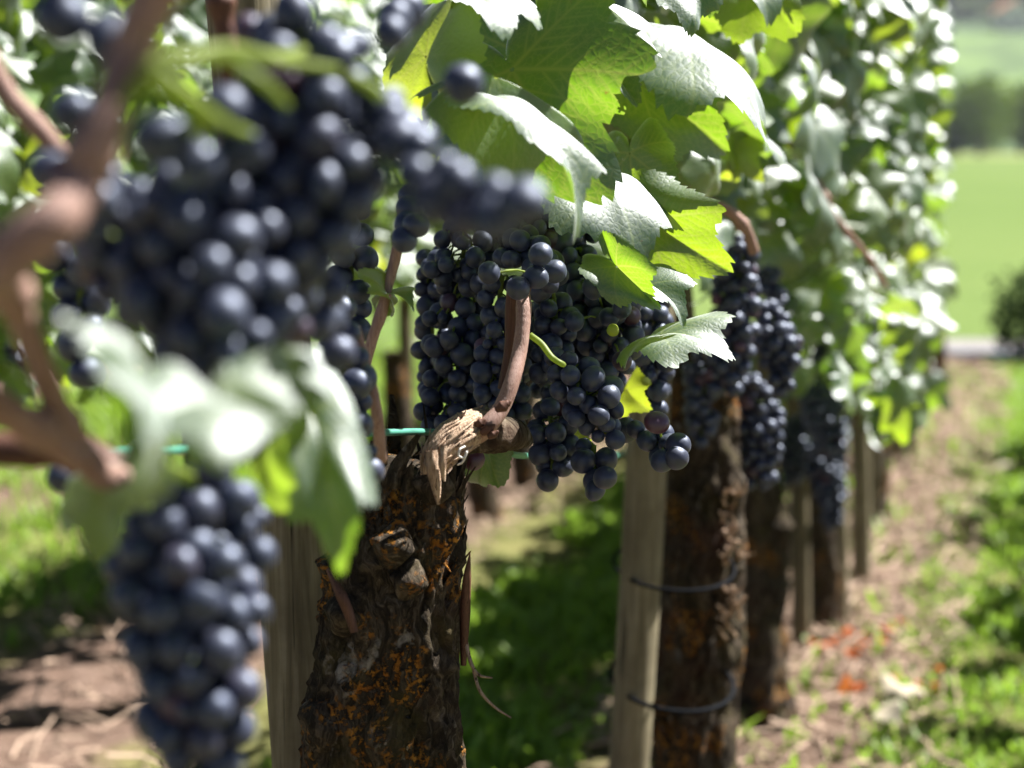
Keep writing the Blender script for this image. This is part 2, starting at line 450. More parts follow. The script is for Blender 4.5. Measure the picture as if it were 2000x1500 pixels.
def petiole_geom(J, E, r=.0013, sag=.006):
    J, E = Vector(J), Vector(E); mid = (J + E) / 2 + Vector((0, 0, sag))
    return tube([J, mid, E], [r * .9, r, r * 1.25], 8, 12)
def hero_leaf(vine, J, T, nrm, label=None, m='leaf', pet=None, res=(200, 34), name='leaf', **kw):
    """J, T are photo pixel + distance triples (petiole joint, tip)"""
    j, t = at(*J), at(*T)
    V, F, UV, vein = leaf_geom(res[0], res[1], **kw)
    k = (res[1] - 1) * res[0] + res[0] // 2; ty, tz = V[k, 1], V[k, 2]; L = math.hypot(ty, tz); c, s_ = ty / L, tz / L
    V = np.stack([V[:, 0], V[:, 1] * c + V[:, 2] * s_, -V[:, 1] * s_ + V[:, 2] * c], -1) / L     # the drooped tip ends at T
    me = mesh('leaf', V, F, M[m], UV, {'vein': vein, 'leafrand': np.full(len(V), .31)})
    o = link(name, me, vine)
    o.matrix_local = Matrix.Translation(-vine.location) @ orient(j, t, nrm)
    if label: o['label'] = label
    if pet:
        e = at(*pet); inv = o.matrix_local.inverted() @ Matrix.Translation(-vine.location)
        v, f = petiole_geom(j, e)
        v = np.array([tuple(inv @ Vector(p)) for p in v])
        link('petiole', mesh('petiole', v, fixf(f), M['stem_brown'] if m == 'leaf_pale' else M['stem']), o)
    return o
# shared leaf meshes (blade + short petiole in one surface-cheap mesh)
def shared_leaf(seed, res, mname, **kw):
    V, F, UV, vein = leaf_geom(res[0], res[1], seed, **kw)
    pv, pf = tube([(0, 0, 0), (0, -.25, .02), (0, -.6, -.10)], [.014, .013, .017], 6, 6)
    n0 = len(V)
    V2 = np.vstack([V, pv]); UV2 = np.vstack([UV, np.zeros((len(pv), 2))])
    ve = np.append(vein, np.ones(len(pv)))
    F2 = np.vstack([F, pf + n0])
    return V2, F2, UV2, ve
G_HI = [shared_leaf(100 + i, (150, 16), 'leaf', fold=f, bend=b * .7, wave=w, curl=c, deep=.06 + .03 * i) for i, (f, b, w, c) in enumerate(
        [(.12, .5, .06, .12), (.30, .8, .05, .08), (-.08, .4, .08, .2), (.2, 1.1, .07, .15), (.05, .3, .1, .1)])]
G_LO = [shared_leaf(200 + i, (84, 8), 'leaf', fold=f, bend=b * .6, wave=w * 1.4, curl=c, teeth=1.3, deep=.10 + .04 * i) for i, (f, b, w, c) in enumerate(
        [(.12, .5, .06, .12), (.30, .9, .05, .08), (-.05, .4, .09, .2), (.2, 1.1, .07, .15)])]
def as_mesh(G, m):
    V, F, UV, ve = G
    return mesh('leaf', V, fixf(F), m, UV, {'vein': ve, 'leafrand': np.zeros(len(V))})
ME_HI = [[as_mesh(g, M[k]) for g in G_HI] for k in ('leaf', 'leaf_pale')]
ME_LO = [[as_mesh(g, M[k]) for g in G_LO] for k in ('leaf', 'leaf_pale')]
def merged_leaves(name, mats_list, parent, base, G, m, seed):
    """one mesh of many leaves: mats_list = placement matrices"""
    g = np.random.default_rng(seed); vs, fs, us, ve, lr, n = [], [], [], [], [], 0
    for Mx in mats_list:
        V, F, UV, vn = G[g.integers(len(G))]
        A = np.array(Mx); v = V @ A[:3, :3].T + A[:3, 3]
        vs.append(v - np.array(tuple(base))); fs.append(F + n); us.append(UV); ve.append(vn); lr.append(np.full(len(V), g.uniform())); n += len(V)
    F = np.concatenate(fs)
    me = mesh(name, np.concatenate(vs), fixf(F), m, np.concatenate(us), {'vein': np.concatenate(ve), 'leafrand': np.concatenate(lr)})
    o = link(name, me, parent); o['kind'] = 'stuff'
    return o
def random_leaf(p, out, g, size):
    nrm = out * (.50 + .3 * g.uniform()) - DIR * .36 + Vector((0, 0, .52)) + Vector(g.normal(size=3).tolist()) * .40
    tip = Vector((0, 0, -1)) * .75 + out * .35 + Vector(g.normal(size=3).tolist()) * .45
    return orient(p, p + tip.normalized() * size, nrm)

# ------------------------------------------------------------------ grape bunch
def grape_mesh(seed, seg=28, rings=18, r=1.0):
    g = np.random.default_rng(seed)
    th = np.linspace(0, math.pi, rings + 1)[1:-1]; ph = np.linspace(0, 2 * math.pi, seg, endpoint=False)
    v = [(0, 0, 1.0)]
    for t in th:
        for p in ph:
            v.append((math.sin(t) * math.cos(p), math.sin(t) * math.sin(p), math.cos(t)))
    v.append((0, 0, -1.0)); v = np.array(v)
    q = g.uniform(0, 6, 3)
    s = 1 + .030 * np.sin(2.2 * v[:, 0] + q[0]) + .030 * np.sin(2.6 * v[:, 1] + q[1]) + .015 * np.sin(4 * v[:, 2] + q[2])
    v = v * s[:, None]; v[:, 2] *= g.uniform(.98, 1.07)
    v[-1] *= .985
    f = []
    for j in range(seg): f.append((0, 1 + j, 1 + (j + 1) % seg))
    for i in range(len(th) - 1):
        for j in range(seg):
            a = 1 + i * seg; f.append((a + j, a + seg + j, a + seg + (j + 1) % seg, a + (j + 1) % seg))
    a = 1 + (len(th) - 1) * seg
    for j in range(seg): f.append((len(v) - 1, a + (j + 1) % seg, a + j))
    return mesh('grape', v * r, f, M['grape'])
GR = .0070
GRAPES = [grape_mesh(i, r=GR) for i in range(5)]
GRAPES_LO = [grape_mesh(i, 14, 9, r=GR) for i in range(3)]
M['green_grape'] = plain("unripe_green_grape", (.40, .46, .06), .35, .15, 200, .5, (.5, .6, .1))
GREEN = grape_mesh(9, r=GR * .5); GREEN.materials.clear(); GREEN.materials.append(M['green_grape'])
BUNCH_GROUP = "bunches of dark blue grapes hanging on the vines"
def bunch(spec, label, seed, gs=1.0, fill=1.0, peduncle=None, extra=None, lo=False, flat=1.0, stem='stem', maxn=100):
    """spec: list of (x, y, radius px, d) down the axis of the bunch; peduncle: (x,y,d) points from the cane"""
    g = np.random.default_rng(seed)
    ax = np.array([tuple(at(x, y, d)) for x, y, r, d in spec]); rp = np.array([r * pxm(d) for x, y, r, d in spec])
    n = 40
    C = spline(ax, n) if len(ax) > 1 else np.repeat(ax, n, 0)
    rr = np.interp(np.linspace(0, 1, n), np.linspace(0, 1, len(rp)), rp)
    gr = GR * gs
    seglen = np.linalg.norm(np.diff(C, axis=0), axis=1).mean() if len(ax) > 1 else 0
    vol = (math.pi * rr ** 2).sum() * seglen + 4 / 3 * math.pi * rr[-1] ** 3 * .5
    cnt = int(min(maxn, max(3, fill * .60 * vol / (4 / 3 * math.pi * gr ** 3))))
    pw = rr ** 2; pw = pw / pw.sum()
    k = g.choice(n, cnt, p=pw)
    dirs = g.normal(size=(cnt, 3)); dirs /= np.linalg.norm(dirs, axis=1)[:, None]
    P = C[k] + dirs * (np.maximum(rr[k] - gr, .001) * g.uniform(.2, 1, cnt) ** .4)[:, None]
    sz = g.uniform(.74, 1.1, cnt) * gr
    small = g.uniform(size=cnt) < .05
    sz = np.where(small, sz * .55, sz)
    for it in range(90):
        D = P[:, None] - P[None]; L = np.linalg.norm(D, axis=2) + np.eye(cnt)
        want = (sz[:, None] + sz[None]) * .97
        ov = np.clip(want - L, 0, None) * (1 - np.eye(cnt))
        P = P + (D / L[..., None] * ov[..., None]).sum(1) * .35
        dd = np.linalg.norm(P[:, None] - C[None], axis=2) - rr[None] + gr
        kk = dd.argmin(1); d2 = dd[np.arange(cnt), kk]
        pull = np.clip(d2, 0, None)
        v = C[kk] - P; v /= np.linalg.norm(v, axis=1)[:, None] + 1e-9
        P = P + v * (pull * .5)[:, None]
    if extra is not None:
        E = np.array([tuple(at(*e)) for e in extra]); P = np.vstack([P, E]); sz = np.append(sz, np.full(len(E), gr * .97)); cnt = len(P)
    root = thing('grape_bunch', C[0], label, 'grape bunch', BUNCH_GROUP)
    base = C[0]
    meshes = GRAPES_LO if lo else GRAPES
    for i in range(cnt):
        o = link('grape', meshes[int(g.integers(len(meshes)))], root, (P[i] - base).tolist())
        o.rotation_euler = g.uniform(0, 6.28, 3).tolist()
        o.scale = (sz[i] / GR * g.uniform(.91, 1.07, 3)).tolist()
    parts = [tube(C[:int(n * .92)], [.0017, .0013, .0008], 7, 16)]
    for i in range(cnt):
        kk = np.linalg.norm(C - P[i], axis=1).argmin(); kk = max(0, min(int(n * .9), kk - 3))
        a, b = C[kk], P[i]; mid = (a + b) / 2 + np.array([0, 0, .003])
        e = b + (a - b) / (np.linalg.norm(a - b) + 1e-9) * sz[i] * .9
        parts.append(tube([a, mid, e], [.0008, .0006, .0009], 5, 5, caps=False))
    if peduncle:
        parts.append(tube([at(*q) for q in peduncle] + [C[2]], [.0019, .0018, .0015], 8, 20))
    add_tube('bunch_stem', M[stem], root, parts, base)
    return root

# ------------------------------------------------------------------ trunk
def trunk_disp(amp, seed, fine=1.0):
    def f(C, r, a, rr):
        out = rr.copy(); T, U, V = frames(C)
        for i in range(len(C)):
            for j in range(len(a)):
                q = Vector(C[i] + r[i] * (math.cos(a[j]) * U[i] + math.sin(a[j]) * V[i]))
                q1 = Vector((q.x * 30 + seed, q.y * 30, q.z * 17)); q2 = Vector((q.x * 95, q.y * 95 + seed, q.z * 26)); q3 = Vector((q.x * 260, q.y * 260, q.z * 80 + seed))
                h = .55 * mnoise.noise(q1) + .40 * (1 - 2 * abs(mnoise.noise(q2 + Vector((mnoise.noise(q1) * 1.3, 0, 0))))) + .16 * fine * (1 - 2 * abs(mnoise.noise(q3)))
                out[i, j] *= 1 + amp * h
        return out
    return f
def flakes(C, r, n, seed, size=(.004, .03), up=1.0):
    """peeling strips of bark lying along the trunk surface"""
    g = np.random.default_rng(int(seed * 10)); T, U, V = frames(C); parts = []
    for _ in range(n):
        i = int(g.integers(2, max(4, len(C) * .93))); a = g.uniform(0, 6.28)
        rad = math.cos(a) * U[i] + math.sin(a) * V[i]; tan = -math.sin(a) * U[i] + math.cos(a) * V[i]
        L = g.uniform(.25, 1) * size[1]; w = g.uniform(.3, 1) * size[0]; lift = g.uniform(.0, .5) * L * .5 * up; skew = .35 * min(1, up * 2)
        p0 = C[i] + rad * r[i] * 1.0; ax = T[i] * (g.choice([-1, 1]) if i < len(C) * .8 else -1) + tan * g.normal() * skew
        m_ = 5; rows = []
        for k in range(m_):
            t = k / (m_ - 1); ww = w * (1 - .75 * t ** 2)
            c = p0 + ax * L * t + rad * (lift * t * t) + tan * .15 * L * t * t
            rows += [c - tan * ww, c + rad * ww * .5, c + tan * ww]
        f = []
        for k in range(m_ - 1):
            for q in range(2): f.append((k * 3 + q, k * 3 + q + 1, k * 3 + q + 4, k * 3 + q + 3))
        parts.append((np.array(rows), np.array(f)))
    return parts

# =================================================================== SETTING
def setting():
    # near ground, with clods
    xs = np.concatenate([np.linspace(-40, -3, 12)[:-1], np.arange(-3, 3.6, .03), np.linspace(3.6, 40, 12)[1:]])
    ys = np.concatenate([np.linspace(-14, 1.2, 10)[:-1], np.arange(1.2, 6.6, .03), [6.62]])
    X, Y = np.meshgrid(xs, ys); Z = np.zeros_like(X)
    for i in range(X.shape[0]):
        for j in range(X.shape[1]):
            if -3 < X[i, j] < 3.6 and Y[i, j] > 1.2:
                q = Vector((X[i, j] * 9, Y[i, j] * 9, 0)); Z[i, j] = .010 * mnoise.noise(q) + .007 * mnoise.noise(q * 3.7)
    v = np.stack([X, Y, Z], -1).reshape(-1, 3); nx = len(xs)
    i = np.arange(len(ys) - 1)[:, None] * nx; j = np.arange(nx - 1)[None]
    f = np.stack([i + j, i + j + 1, i + nx + j + 1, i + nx + j], -1).reshape(-1, 4)
    tag(link('ground', mesh('ground', v, f, M['ground'])), 'vineyard floor of crumbly brown soil and grass lanes', 'ground', kind='structure')
    def sheet(name, pts, m, label, cat):
        o = link(name, mesh(name, pts, [tuple(range(len(pts)))], M[m], smooth=False)); tag(o, label, cat, kind='structure')
    sheet('road', [(-60, 6.58, .022), (60, 6.58, .022), (60, 6.98, .022), (-60, 6.98, .022)], 'road', 'narrow pale grey lane crossing beyond the vine rows', 'road')
    sheet('field', [(-300, 6.97, .0), (300, 6.97, 0), (300, 176, -1.02), (-300, 176, -1.02)], 'field', 'smooth bright green meadow beyond the lane', 'field')
    sheet('field_margin', [(-300, 176, -1.02), (300, 176, -1.02), (400, 240, -1.30), (-400, 240, -1.30)], 'field_edge', 'dry yellowish strip along the far meadow edge', 'field margin')
    # hills
    xs = np.linspace(-500, 800, 70); ys = np.linspace(238, 800, 50)
    X, Y = np.meshgrid(xs, ys); Z = np.zeros_like(X)
    for i in range(X.shape[0]):
        for j in range(X.shape[1]):
            t = (Y[i, j] - 238) / 562
            Z[i, j] = -1.35 + 80 * t ** 1.2 * (1 + .12 * mnoise.noise(Vector((X[i, j] * .008, Y[i, j] * .008, 3)))) if t > 0 else -1.35
    v = np.stack([X, Y, Z], -1).reshape(-1, 3); nx = len(xs)
    i = np.arange(len(ys) - 1)[:, None] * nx; j = np.arange(nx - 1)[None]
    f = np.stack([i + j, i + j + 1, i + nx + j + 1, i + nx + j], -1).reshape(-1, 4)
    tag(link('hills', mesh('hills', v, f, M['hill'])), 'hazy hillside of meadows and woods rising in the distance', 'hills', kind='structure')
    global hill_z
    def hill_z(x, y):
        t = max(0, (y - 238) / 562)
        return -1.35 + 80 * t ** 1.2 * (1 + .12 * mnoise.noise(Vector((x * .008, y * .008, 3)))) if t > 0 else -1.1
setting()

def leafy_tree(px, d, w, h, label, m='crown_a', seed=0, n=900, cone=0, name='leafy_tree', group="trees along the far meadow edge", cat='tree', zb=None, leaf=.32):
    g = np.random.default_rng(seed); x = (px - 1000) / FPX * d; z0 = hill_z(x, d) if zb is None else zb
    root = thing(name, (x, d, z0), label, cat, group)
    v, f = tube([(0, 0, -.1 * h), (.02 * w, 0, h * .3), (0, .02 * w, h * .75)], [w * .05, w * .04, w * .012], 8, 10)
    link('trunk', mesh('trunk', v, fixf(f), M['trunk']), root)
    vs, fs = [], []
    nc = 26; cl = []
    for k in range(nc):
        q = g.normal(size=3); q /= np.linalg.norm(q); q *= g.uniform(.35, 1) ** .5
        hh = .56 + .40 * q[2]; wid = (1 - hh) * 1.3 if cone else 1
        cl.append((q[0] * w * .42 * wid, q[1] * w * .42 * wid, hh * h, g.uniform(.16, .30) * w * (.6 if cone else 1)))
    for k in range(n):
        c = cl[int(g.integers(nc))]; q = g.normal(size=3); q /= np.linalg.norm(q)
        p = np.array(c[:3]) + q * c[3] * g.uniform(.5, 1.05) * np.array([1, 1, .85])
        p[2] = max(p[2], h * .03)
        a = g.normal(size=3); a /= np.linalg.norm(a); b = np.cross(a, g.normal(size=3)); b /= np.linalg.norm(b)
        s = leaf * g.uniform(.6, 1.3)
        i = len(vs); vs += [p + a * s, p + b * s * .6, p - a * s, p - b * s * .6]; fs.append((i, i + 1, i + 2, i + 3))
    link('crown', mesh('crown', np.array(vs), fs, M[m], smooth=False), root)
    return root
# bushes and trees along the far side of the meadow, seen right of the row
for k, (px, d, w, h, m, lab) in enumerate([
        (1905, 196, 9.0, 8.4, 'crown_a', 'broad rounded olive green tree at the far meadow edge'),
        (1845, 200, 6.0, 5.2, 'crown_b', 'low dark bush left of the broad olive tree'),
        (1985, 205, 6.5, 7.6, 'crown_a', 'brownish olive tree right of the broad olive tree'),
        (2040, 205, 7, 6.5, 'crown_b', 'dark tree at the right end of the meadow edge'),
        (1800, 204, 6, 5.5, 'crown_b', 'dark bush half hidden behind the vine leaves at the meadow edge'),
        (1740, 206, 7, 6, 'crown_a', 'olive bush behind the vine row at the meadow edge')]):
    leafy_tree(px, d, w, h, lab, m, 300 + k, 1500, leaf=.42)
leafy_tree(1920, 250, 4.2, 11.5, 'tall narrow dark conifer behind the broad olive tree', 'crown_b', 320, 900, cone=1, name='conifer_tree', leaf=.5)
leafy_tree(1868, 262, 5.5, 8.5, 'grey green tree left of the tall narrow conifer', 'crown_b', 321, 900, leaf=.5)
leafy_tree(1985, 268, 6, 7.5, 'small dark tree right of the tall narrow conifer', 'crown_b', 322, 900, leaf=.5)
far = [(1770, 520), (1815, 540), (1850, 530), (1878, 545), (1905, 525), (1932, 540), (1990, 530), (2020, 545), (1835, 640), (1890, 655), (1940, 650), (1985, 640)]
for k, (px, d) in enumerate(far):
    leafy_tree(px, d, 15 + (k * 7 % 6), 13 + (k * 5 % 6), 'hazy blue green tree in the woods on the far hillside', 'crown_b', 330 + k, 500, leaf=1.2, group="trees in the hillside woods")
def house(px, d, w, h):
    x = (px - 1000) / FPX * d; z = hill_z(x, d)
    root = thing('house', (x, d, z), 'tiny hazy house with orange roof among the hillside trees', 'house')
    v = [(-w, -w, -2), (w, -w, -2), (w, w, -2), (-w, w, -2), (-w, -w, h), (w, -w, h), (w, w, h), (-w, w, h), (0, -w, h * 1.6), (0, w, h * 1.6)]
    link('wall', mesh('wall', v, [(0, 1, 5, 8, 4), (1, 2, 6, 5), (2, 3, 7, 9, 6), (3, 0, 4, 7)], M['plaster'], smooth=False), root)
    e = w * 1.15; t = h * .06; s = h * .6 / w
    rv = [(-e, -e, h - .15 * w * s + t), (0, -e, h * 1.6 + t), (e, -e, h - .15 * w * s + t), (-e, e, h - .15 * w * s + t), (0, e, h * 1.6 + t), (e, e, h - .15 * w * s + t)]
    rv += [(a, b, c + .25) for a, b, c in rv]
    link('roof', mesh('roof', rv, [(0, 1, 4, 3), (1, 2, 5, 4), (6, 9, 10, 7), (7, 10, 11, 8), (0, 6, 7, 1), (1, 7, 8, 2), (3, 4, 10, 9), (4, 5, 11, 10), (0, 3, 9, 6), (2, 8, 11, 5)], M['roof'], smooth=False), root)
    for sx in (-.45, .45):
        wv = [(sx * w + a * w * .18, -w - .05 - b, h * .35 + c * h * .3) for b in (0, .1) for a, c in ((-1, 0), (1, 0), (1, 1), (-1, 1))]
        link('window', mesh('window', wv, [(4, 5, 6, 7), (0, 1, 5, 4), (1, 2, 6, 5), (2, 3, 7, 6), (3, 0, 4, 7)], M['tie'], smooth=False), root)
house(1960, 500, 4.5, 4.5)
# dark shrub by the lane at the right edge of the view
leafy_tree(2045, 6.36, .44, .34, 'dark rounded shrub at the right edge beside the grey lane', 'crown_c', 350, 2600, name='dark_shrub', cat='shrub', group=None, zb=0, leaf=.014)

# grass and litter ----------------------------------------------------------
def blades(name, label, n, lat0, lat1, d0, d1, hmin, hmax, seed, m, wid=.0035, dens=None):
    g = np.random.default_rng(seed)
    d = np.sqrt(g.uniform(d0 ** 2, d1 ** 2, n)); lat = g.uniform(lat0, lat1, n)
    base = np.stack([-.069 + .3 * (d - 1) + .958 * lat, d - .287 * lat, np.full(n, -.004)], -1)
    cl = np.array([mnoise.noise(Vector((b[0] * 5, b[1] * 5, seed))) for b in base])
    edge = np.minimum(lat - lat0, lat1 - lat)
    keep = (cl + g.normal(size=n) * .3 + np.clip(edge * 5, 0, .6) > .08)
    base, d = base[keep], d[keep]; cl = cl[keep]; n = len(base)
    a = g.uniform(0, 6.28, n); h = g.uniform(hmin, hmax, n) * (1 + .6 * cl); w = wid * g.uniform(.6, 1.8, n)
    side = np.stack([np.cos(a), np.sin(a), np.zeros(n)], -1); lean = np.stack([-np.sin(a), np.cos(a), np.zeros(n)], -1) * (h * g.uniform(.1, .9, n))[:, None]
    up = np.array([0, 0, 1.])
    v = np.stack([base - side * w[:, None], base + side * w[:, None],
                  base + side * (w * .9)[:, None] + lean * .35 + up * (h * .6)[:, None], base - side * (w * .9)[:, None] + lean * .35 + up * (h * .6)[:, None],
                  base + lean + up * h[:, None] + side * (w * .2)[:, None], base + lean + up * h[:, None] - side * (w * .2)[:, None]], 1).reshape(-1, 3)
    k = np.arange(n)[:, None] * 6
    f = np.concatenate([k + np.array([[0, 1, 2, 3]]), k + np.array([[3, 2, 4, 5]])])
    o = link(name, mesh(name, v, f, M[m], smooth=False)); tag(o, label, 'grass', kind='stuff')
blades('grass', 'sunlit grass lane to the right of the vine row', 42000, .145, .78, 1.7, 6.4, .010, .032, 1, 'grass')
blades('grass', 'shaded grass between the two vine rows', 26000, -.58, -.20, 1.5, 6.4, .014, .042, 2, 'grass', .005)
blades('grass', 'bright grass lane beyond the left vine row', 26000, -2.6, -1.18, 1.8, 6.4, .015, .05, 3, 'grass')
blades('grass', 'sparse weeds growing in the soil under the vines', 1500, -.2, .16, 1.5, 6.2, .015, .05, 4, 'grass', .005)
def litter(name, label, n, lat0, lat1, d0, d1, seed):
    g = np.random.default_rng(seed); vs, fs = [], []
    for _ in range(n):
        d = math.sqrt(g.uniform(d0 ** 2, d1 ** 2)); p = row(d, g.uniform(lat0, lat1), .012)
        a = g.uniform(0, 6.28); L = g.uniform(.01, .055); w = g.uniform(.0012, .0035)
        u = Vector((math.cos(a), math.sin(a), g.normal() * .25)) * L; s = Vector((-math.sin(a), math.cos(a), 0)) * w; t = Vector((0, 0, w))
        i = len(vs); b = p + Vector((0, 0, abs(g.normal()) * .012)) + s * g.normal() * 3
        for c in (p - u, b, p + u): vs += [tuple(c - s), tuple(c + t), tuple(c + s)]
        for q in (0, 3): fs += [(i + q, i + q + 1, i + q + 4, i + q + 3), (i + q + 1, i + q + 2, i + q + 5, i + q + 4)]
    o = link(name, mesh(name, vs, fs, M['straw'], smooth=False)); tag(o, label, 'litter', kind='stuff')
litter('straw_litter', 'dry straw and twigs scattered on the soil under the near row', 4200, -.24, .24, 1.5, 6.2, 11)
litter('straw_litter', 'dry straw scattered on the soil under the left row', 1800, -1.25, -.66, 1.8, 6.2, 12)

# =================================================================== VINES
spots = [1.0 + .69 * k for k in range(8)]
vine_labels = [
    'gnarled old vine with lichen spotted trunk and shredded bark arm in the foreground',
    'second vine, thick dark mossy trunk tied to a pale round post',
    'third vine with dark trunk edged with orange lichen right of the tied post',
    'fourth vine along the row, slim dark trunk by a dark post',
    'fifth vine along the row, trunk beside a pale sunlit post',
    'sixth vine along the row, thin dark trunk near soil strip',
    'seventh vine along the row, small blurred trunk',
    'last vine at the far end of the row near the lane']
VG = "grape vines of the near row"
vines = [thing('grape_vine', row(d, 0, 0), vine_labels[k], 'grape vine', VG) for k, d in enumerate(spots)]
front = thing('grape_vine', row(.36, .0, 0), 'blurred nearest vine with reddish canes at the left edge', 'grape vine', VG)

def ground_px(d): return 270 + CAMH * FPX / d
def trunk_obj(vine, pts, rad, seed, amp=.28, seg=64, n=110, nfl=120, extra=None, name='trunk'):
    """pts: photo pixel + distance triples; rad in px at that distance"""
    P = [at(*p) for p in pts]; r = [q * pxm(p[2]) for q, p in zip(rad, pts)]
    parts = [tube(P, r, seg, n, disp=trunk_disp(amp, seed))]
    C = spline(P, n); rr = np.interp(np.linspace(0, 1, n), np.linspace(0, 1, len(r)), r)
    if nfl: parts += flakes(C, rr, nfl, seed, (r[1] * .11, r[1] * .7)) + flakes(C, rr, nfl // 4, seed + 1, (r[1] * .13, r[1] * 1.2), .22)
    if extra: parts += extra
    return add_tube(name, M['bark'], vine, parts, vine.location)
# --- trunk of the main vine, its burrs and hanging strips
burrs = []
for (x, y, d, r) in [(660, 1105, .985, 40), (680, 1190, .97, 48), (650, 1400, .98, 70), (835, 1000, .98, 34), (872, 1005, .985, 24), (800, 1130, .965, 40), (760, 930, .98, 40), (850, 1290, .985, 45), (720, 960, .975, 52), (845, 945, .975, 40), (770, 1060, .955, 46)]:
    c = at(x, y, d); q = r * pxm(d)
    burrs.append(tube([c + Vector((-.3 * q, 0, -q)), c + Vector((0, -.2 * q, 0)), c + Vector((.2 * q, 0, q))], [q * .35, q, q * .25], 26, 22, disp=trunk_disp(.42, r)))
trunk_obj(vines[0], [(800, 3050, 1.0), (770, 2000, 1.0), (750, 1500, 1.0), (760, 1300, 1.0), (772, 1120, 1.0), (785, 990, 1.0), (797, 935, 1.0), (806, 912, 1.0)],
          [200, 160, 138, 128, 122, 112, 98, 62], 3.3, .44, 120, 320, 900, burrs)
def strip(pts, w, thick=.0006):
    C = spline([at(*p) for p in pts], 18); T, U, V = frames(C); n = len(C)
    ww = np.interp(np.linspace(0, 1, n), np.linspace(0, 1, len(w)), w)
    k = np.array([0, -1, 0]); S = np.cross(T, k); S /= np.linalg.norm(S, axis=1)[:, None]
    v = np.concatenate([C - S * ww[:, None], C + k * thick + .0, C + S * ww[:, None], C - k * thick])
    f = []
    for i in range(n - 1):
        for a, b in ((0, 1), (1, 2), (2, 3), (3, 0)): f.append((a * n + i, b * n + i, b * n + i + 1, a * n + i + 1))
    return v, np.array(f)
add_tube('bark_strip', M['cane_dark'], vines[0], [strip([(905, 1300, .99), (908, 1200, .985), (912, 1130, .98), (918, 1080, .98)], [.0016, .0032, .0024, .0003])], vines[0].location, 'upright splinter of peeling bark on the right of the trunk')
add_tube('bark_strip', M['arm'], vines[0], [strip([(908, 1240, .99), (918, 1290, .985), (935, 1318, .98), (962, 1324, .98)], [.0012, .0012, .0009, .0004]),
    strip([(925, 1310, .985), (938, 1350, .98), (965, 1380, .98), (998, 1402, .98)], [.0010, .0010, .0008, .0004])], vines[0].location, 'pale curled bark strips hanging off the right of the trunk')
add_tube('bark_strip', M['cane_dark'], vines[0], [strip([(640, 1110, .95), (665, 1160, .94), (682, 1200, .94), (692, 1235, .94)], [.0014, .0032, .0028, .0022])], vines[0].location, 'reddish bark shred on the left of the trunk')
# --- arm of shredded bark and the fruiting cane in focus
def shred(C, r, n, seed, L0=.02):
    g = np.random.default_rng(int(seed * 10)); T, U, V = frames(C); parts = []
    for _ in range(n):
        i = int(g.integers(0, len(C) - 2)); a = g.uniform(0, 6.28); m_ = 6; pts = []
        L = int(g.uniform(.1, .45) * len(C)); w = g.uniform(.0003, .0013); lift = abs(g.normal()) * .0016
        for k in range(m_):
            q = min(len(C) - 1, i + k * L // (m_ - 1)); aa = a + .035 * k * g.normal()
            pts.append(C[q] + (math.cos(aa) * U[q] + math.sin(aa) * V[q]) * (r[q] * (1.02 + .02 * g.uniform()) + lift * (k / m_) ** 2))
        parts.append(tube(pts, [w, w * 1.2, w * .4], 5, 8))
    return parts
armP = [at(*p) for p in [(852, 1000, .985), (846, 940, .972), (853, 897, .968), (878, 864, .972), (910, 842, .982), (944, 830, .992)]]
add_tube('bark_strip', M['arm'], vines[0], [strip([(842, 880, .955), (846, 915, .953), (852, 950, .955), (856, 985, .96)], [.0035, .0040, .0028, .001]), strip([(868, 870, .952), (864, 905, .950), (868, 940, .953)], [.0018, .0024, .0006])], vines[0].location, 'pale strips of bark trailing from the arm onto the trunk')
C = spline(armP, 60); rr = np.interp(np.linspace(0, 1, 60), [0, .25, .45, .7, 1], [.0030, .0056, .0084, .0098, .0080])
add_tube('arm', M['arm'], vines[0], [tube(armP, list(rr[::6]), 28, 60, disp=trunk_disp(.22, 8.1))] + shred(C, rr, 150, 5) + flakes(C, rr, 36, 6, (.0013, .016), .3), vines[0].location, 'short old arm covered in pale shredded bark')
knot = at(915, 845, .985)
add_tube('node', M['bark'], vines[0], [tube([at(900, 880, .995), at(925, 858, .99), at(965, 848, 1.0), at(1005, 850, 1.02), at(1030, 862, 1.03)], [.004, .0095, .010, .008, .004], 26, 30, disp=trunk_disp(.35, 5.5))], vines[0].location, 'knobbly dark spur base behind the cane')
cane_pts = [(930, 848, .985), (952, 832, .98), (980, 795, .985), (1000, 745, .99), (1014, 690, 1.0), (1021, 640, 1.005), (1023, 600, 1.01), (1022, 572, 1.015)]
caneP = [at(*p) for p in cane_pts]
cn = tube(caneP, [.0062, .0053, .0047, .0044, .0043, .0041, .0046, .0038], 32, 90, wob=.012)
nodes = []
for (x, y, d, r) in [(983, 793, .975, 15), (992, 788, .975, 9), (955, 838, .972, 16), (965, 848, .97, 12), (1018, 570, 1.0, 14), (1032, 566, 1.0, 8), (940, 825, .975, 12)]:
    c = at(x, y, d); q = r * pxm(d)
    nodes.append(tube([c + Vector((-q, 0, -.5 * q)), c, c + Vector((q * .7, -.2 * q, .6 * q))], [q * .4, q * .7, q * .15], 14, 12, disp=trunk_disp(.5, x)))
add_tube('cane', M['cane'], vines[0], [cn], vines[0].location, 'smooth reddish brown fruiting cane rising in sharp focus')
for nd in nodes: add_tube('bud', M['cane_dark'], vines[0], nd, vines[0].location)
add_tube('cane', M['cane_dark'], vines[0], [tube([at(*p) for p in [(1004, 570, 1.03), (1000, 610, 1.03), (998, 680, 1.03), (985, 760, 1.03)]], [.0045, .0042, .0040, .004], 14, 30)], vines[0].location)
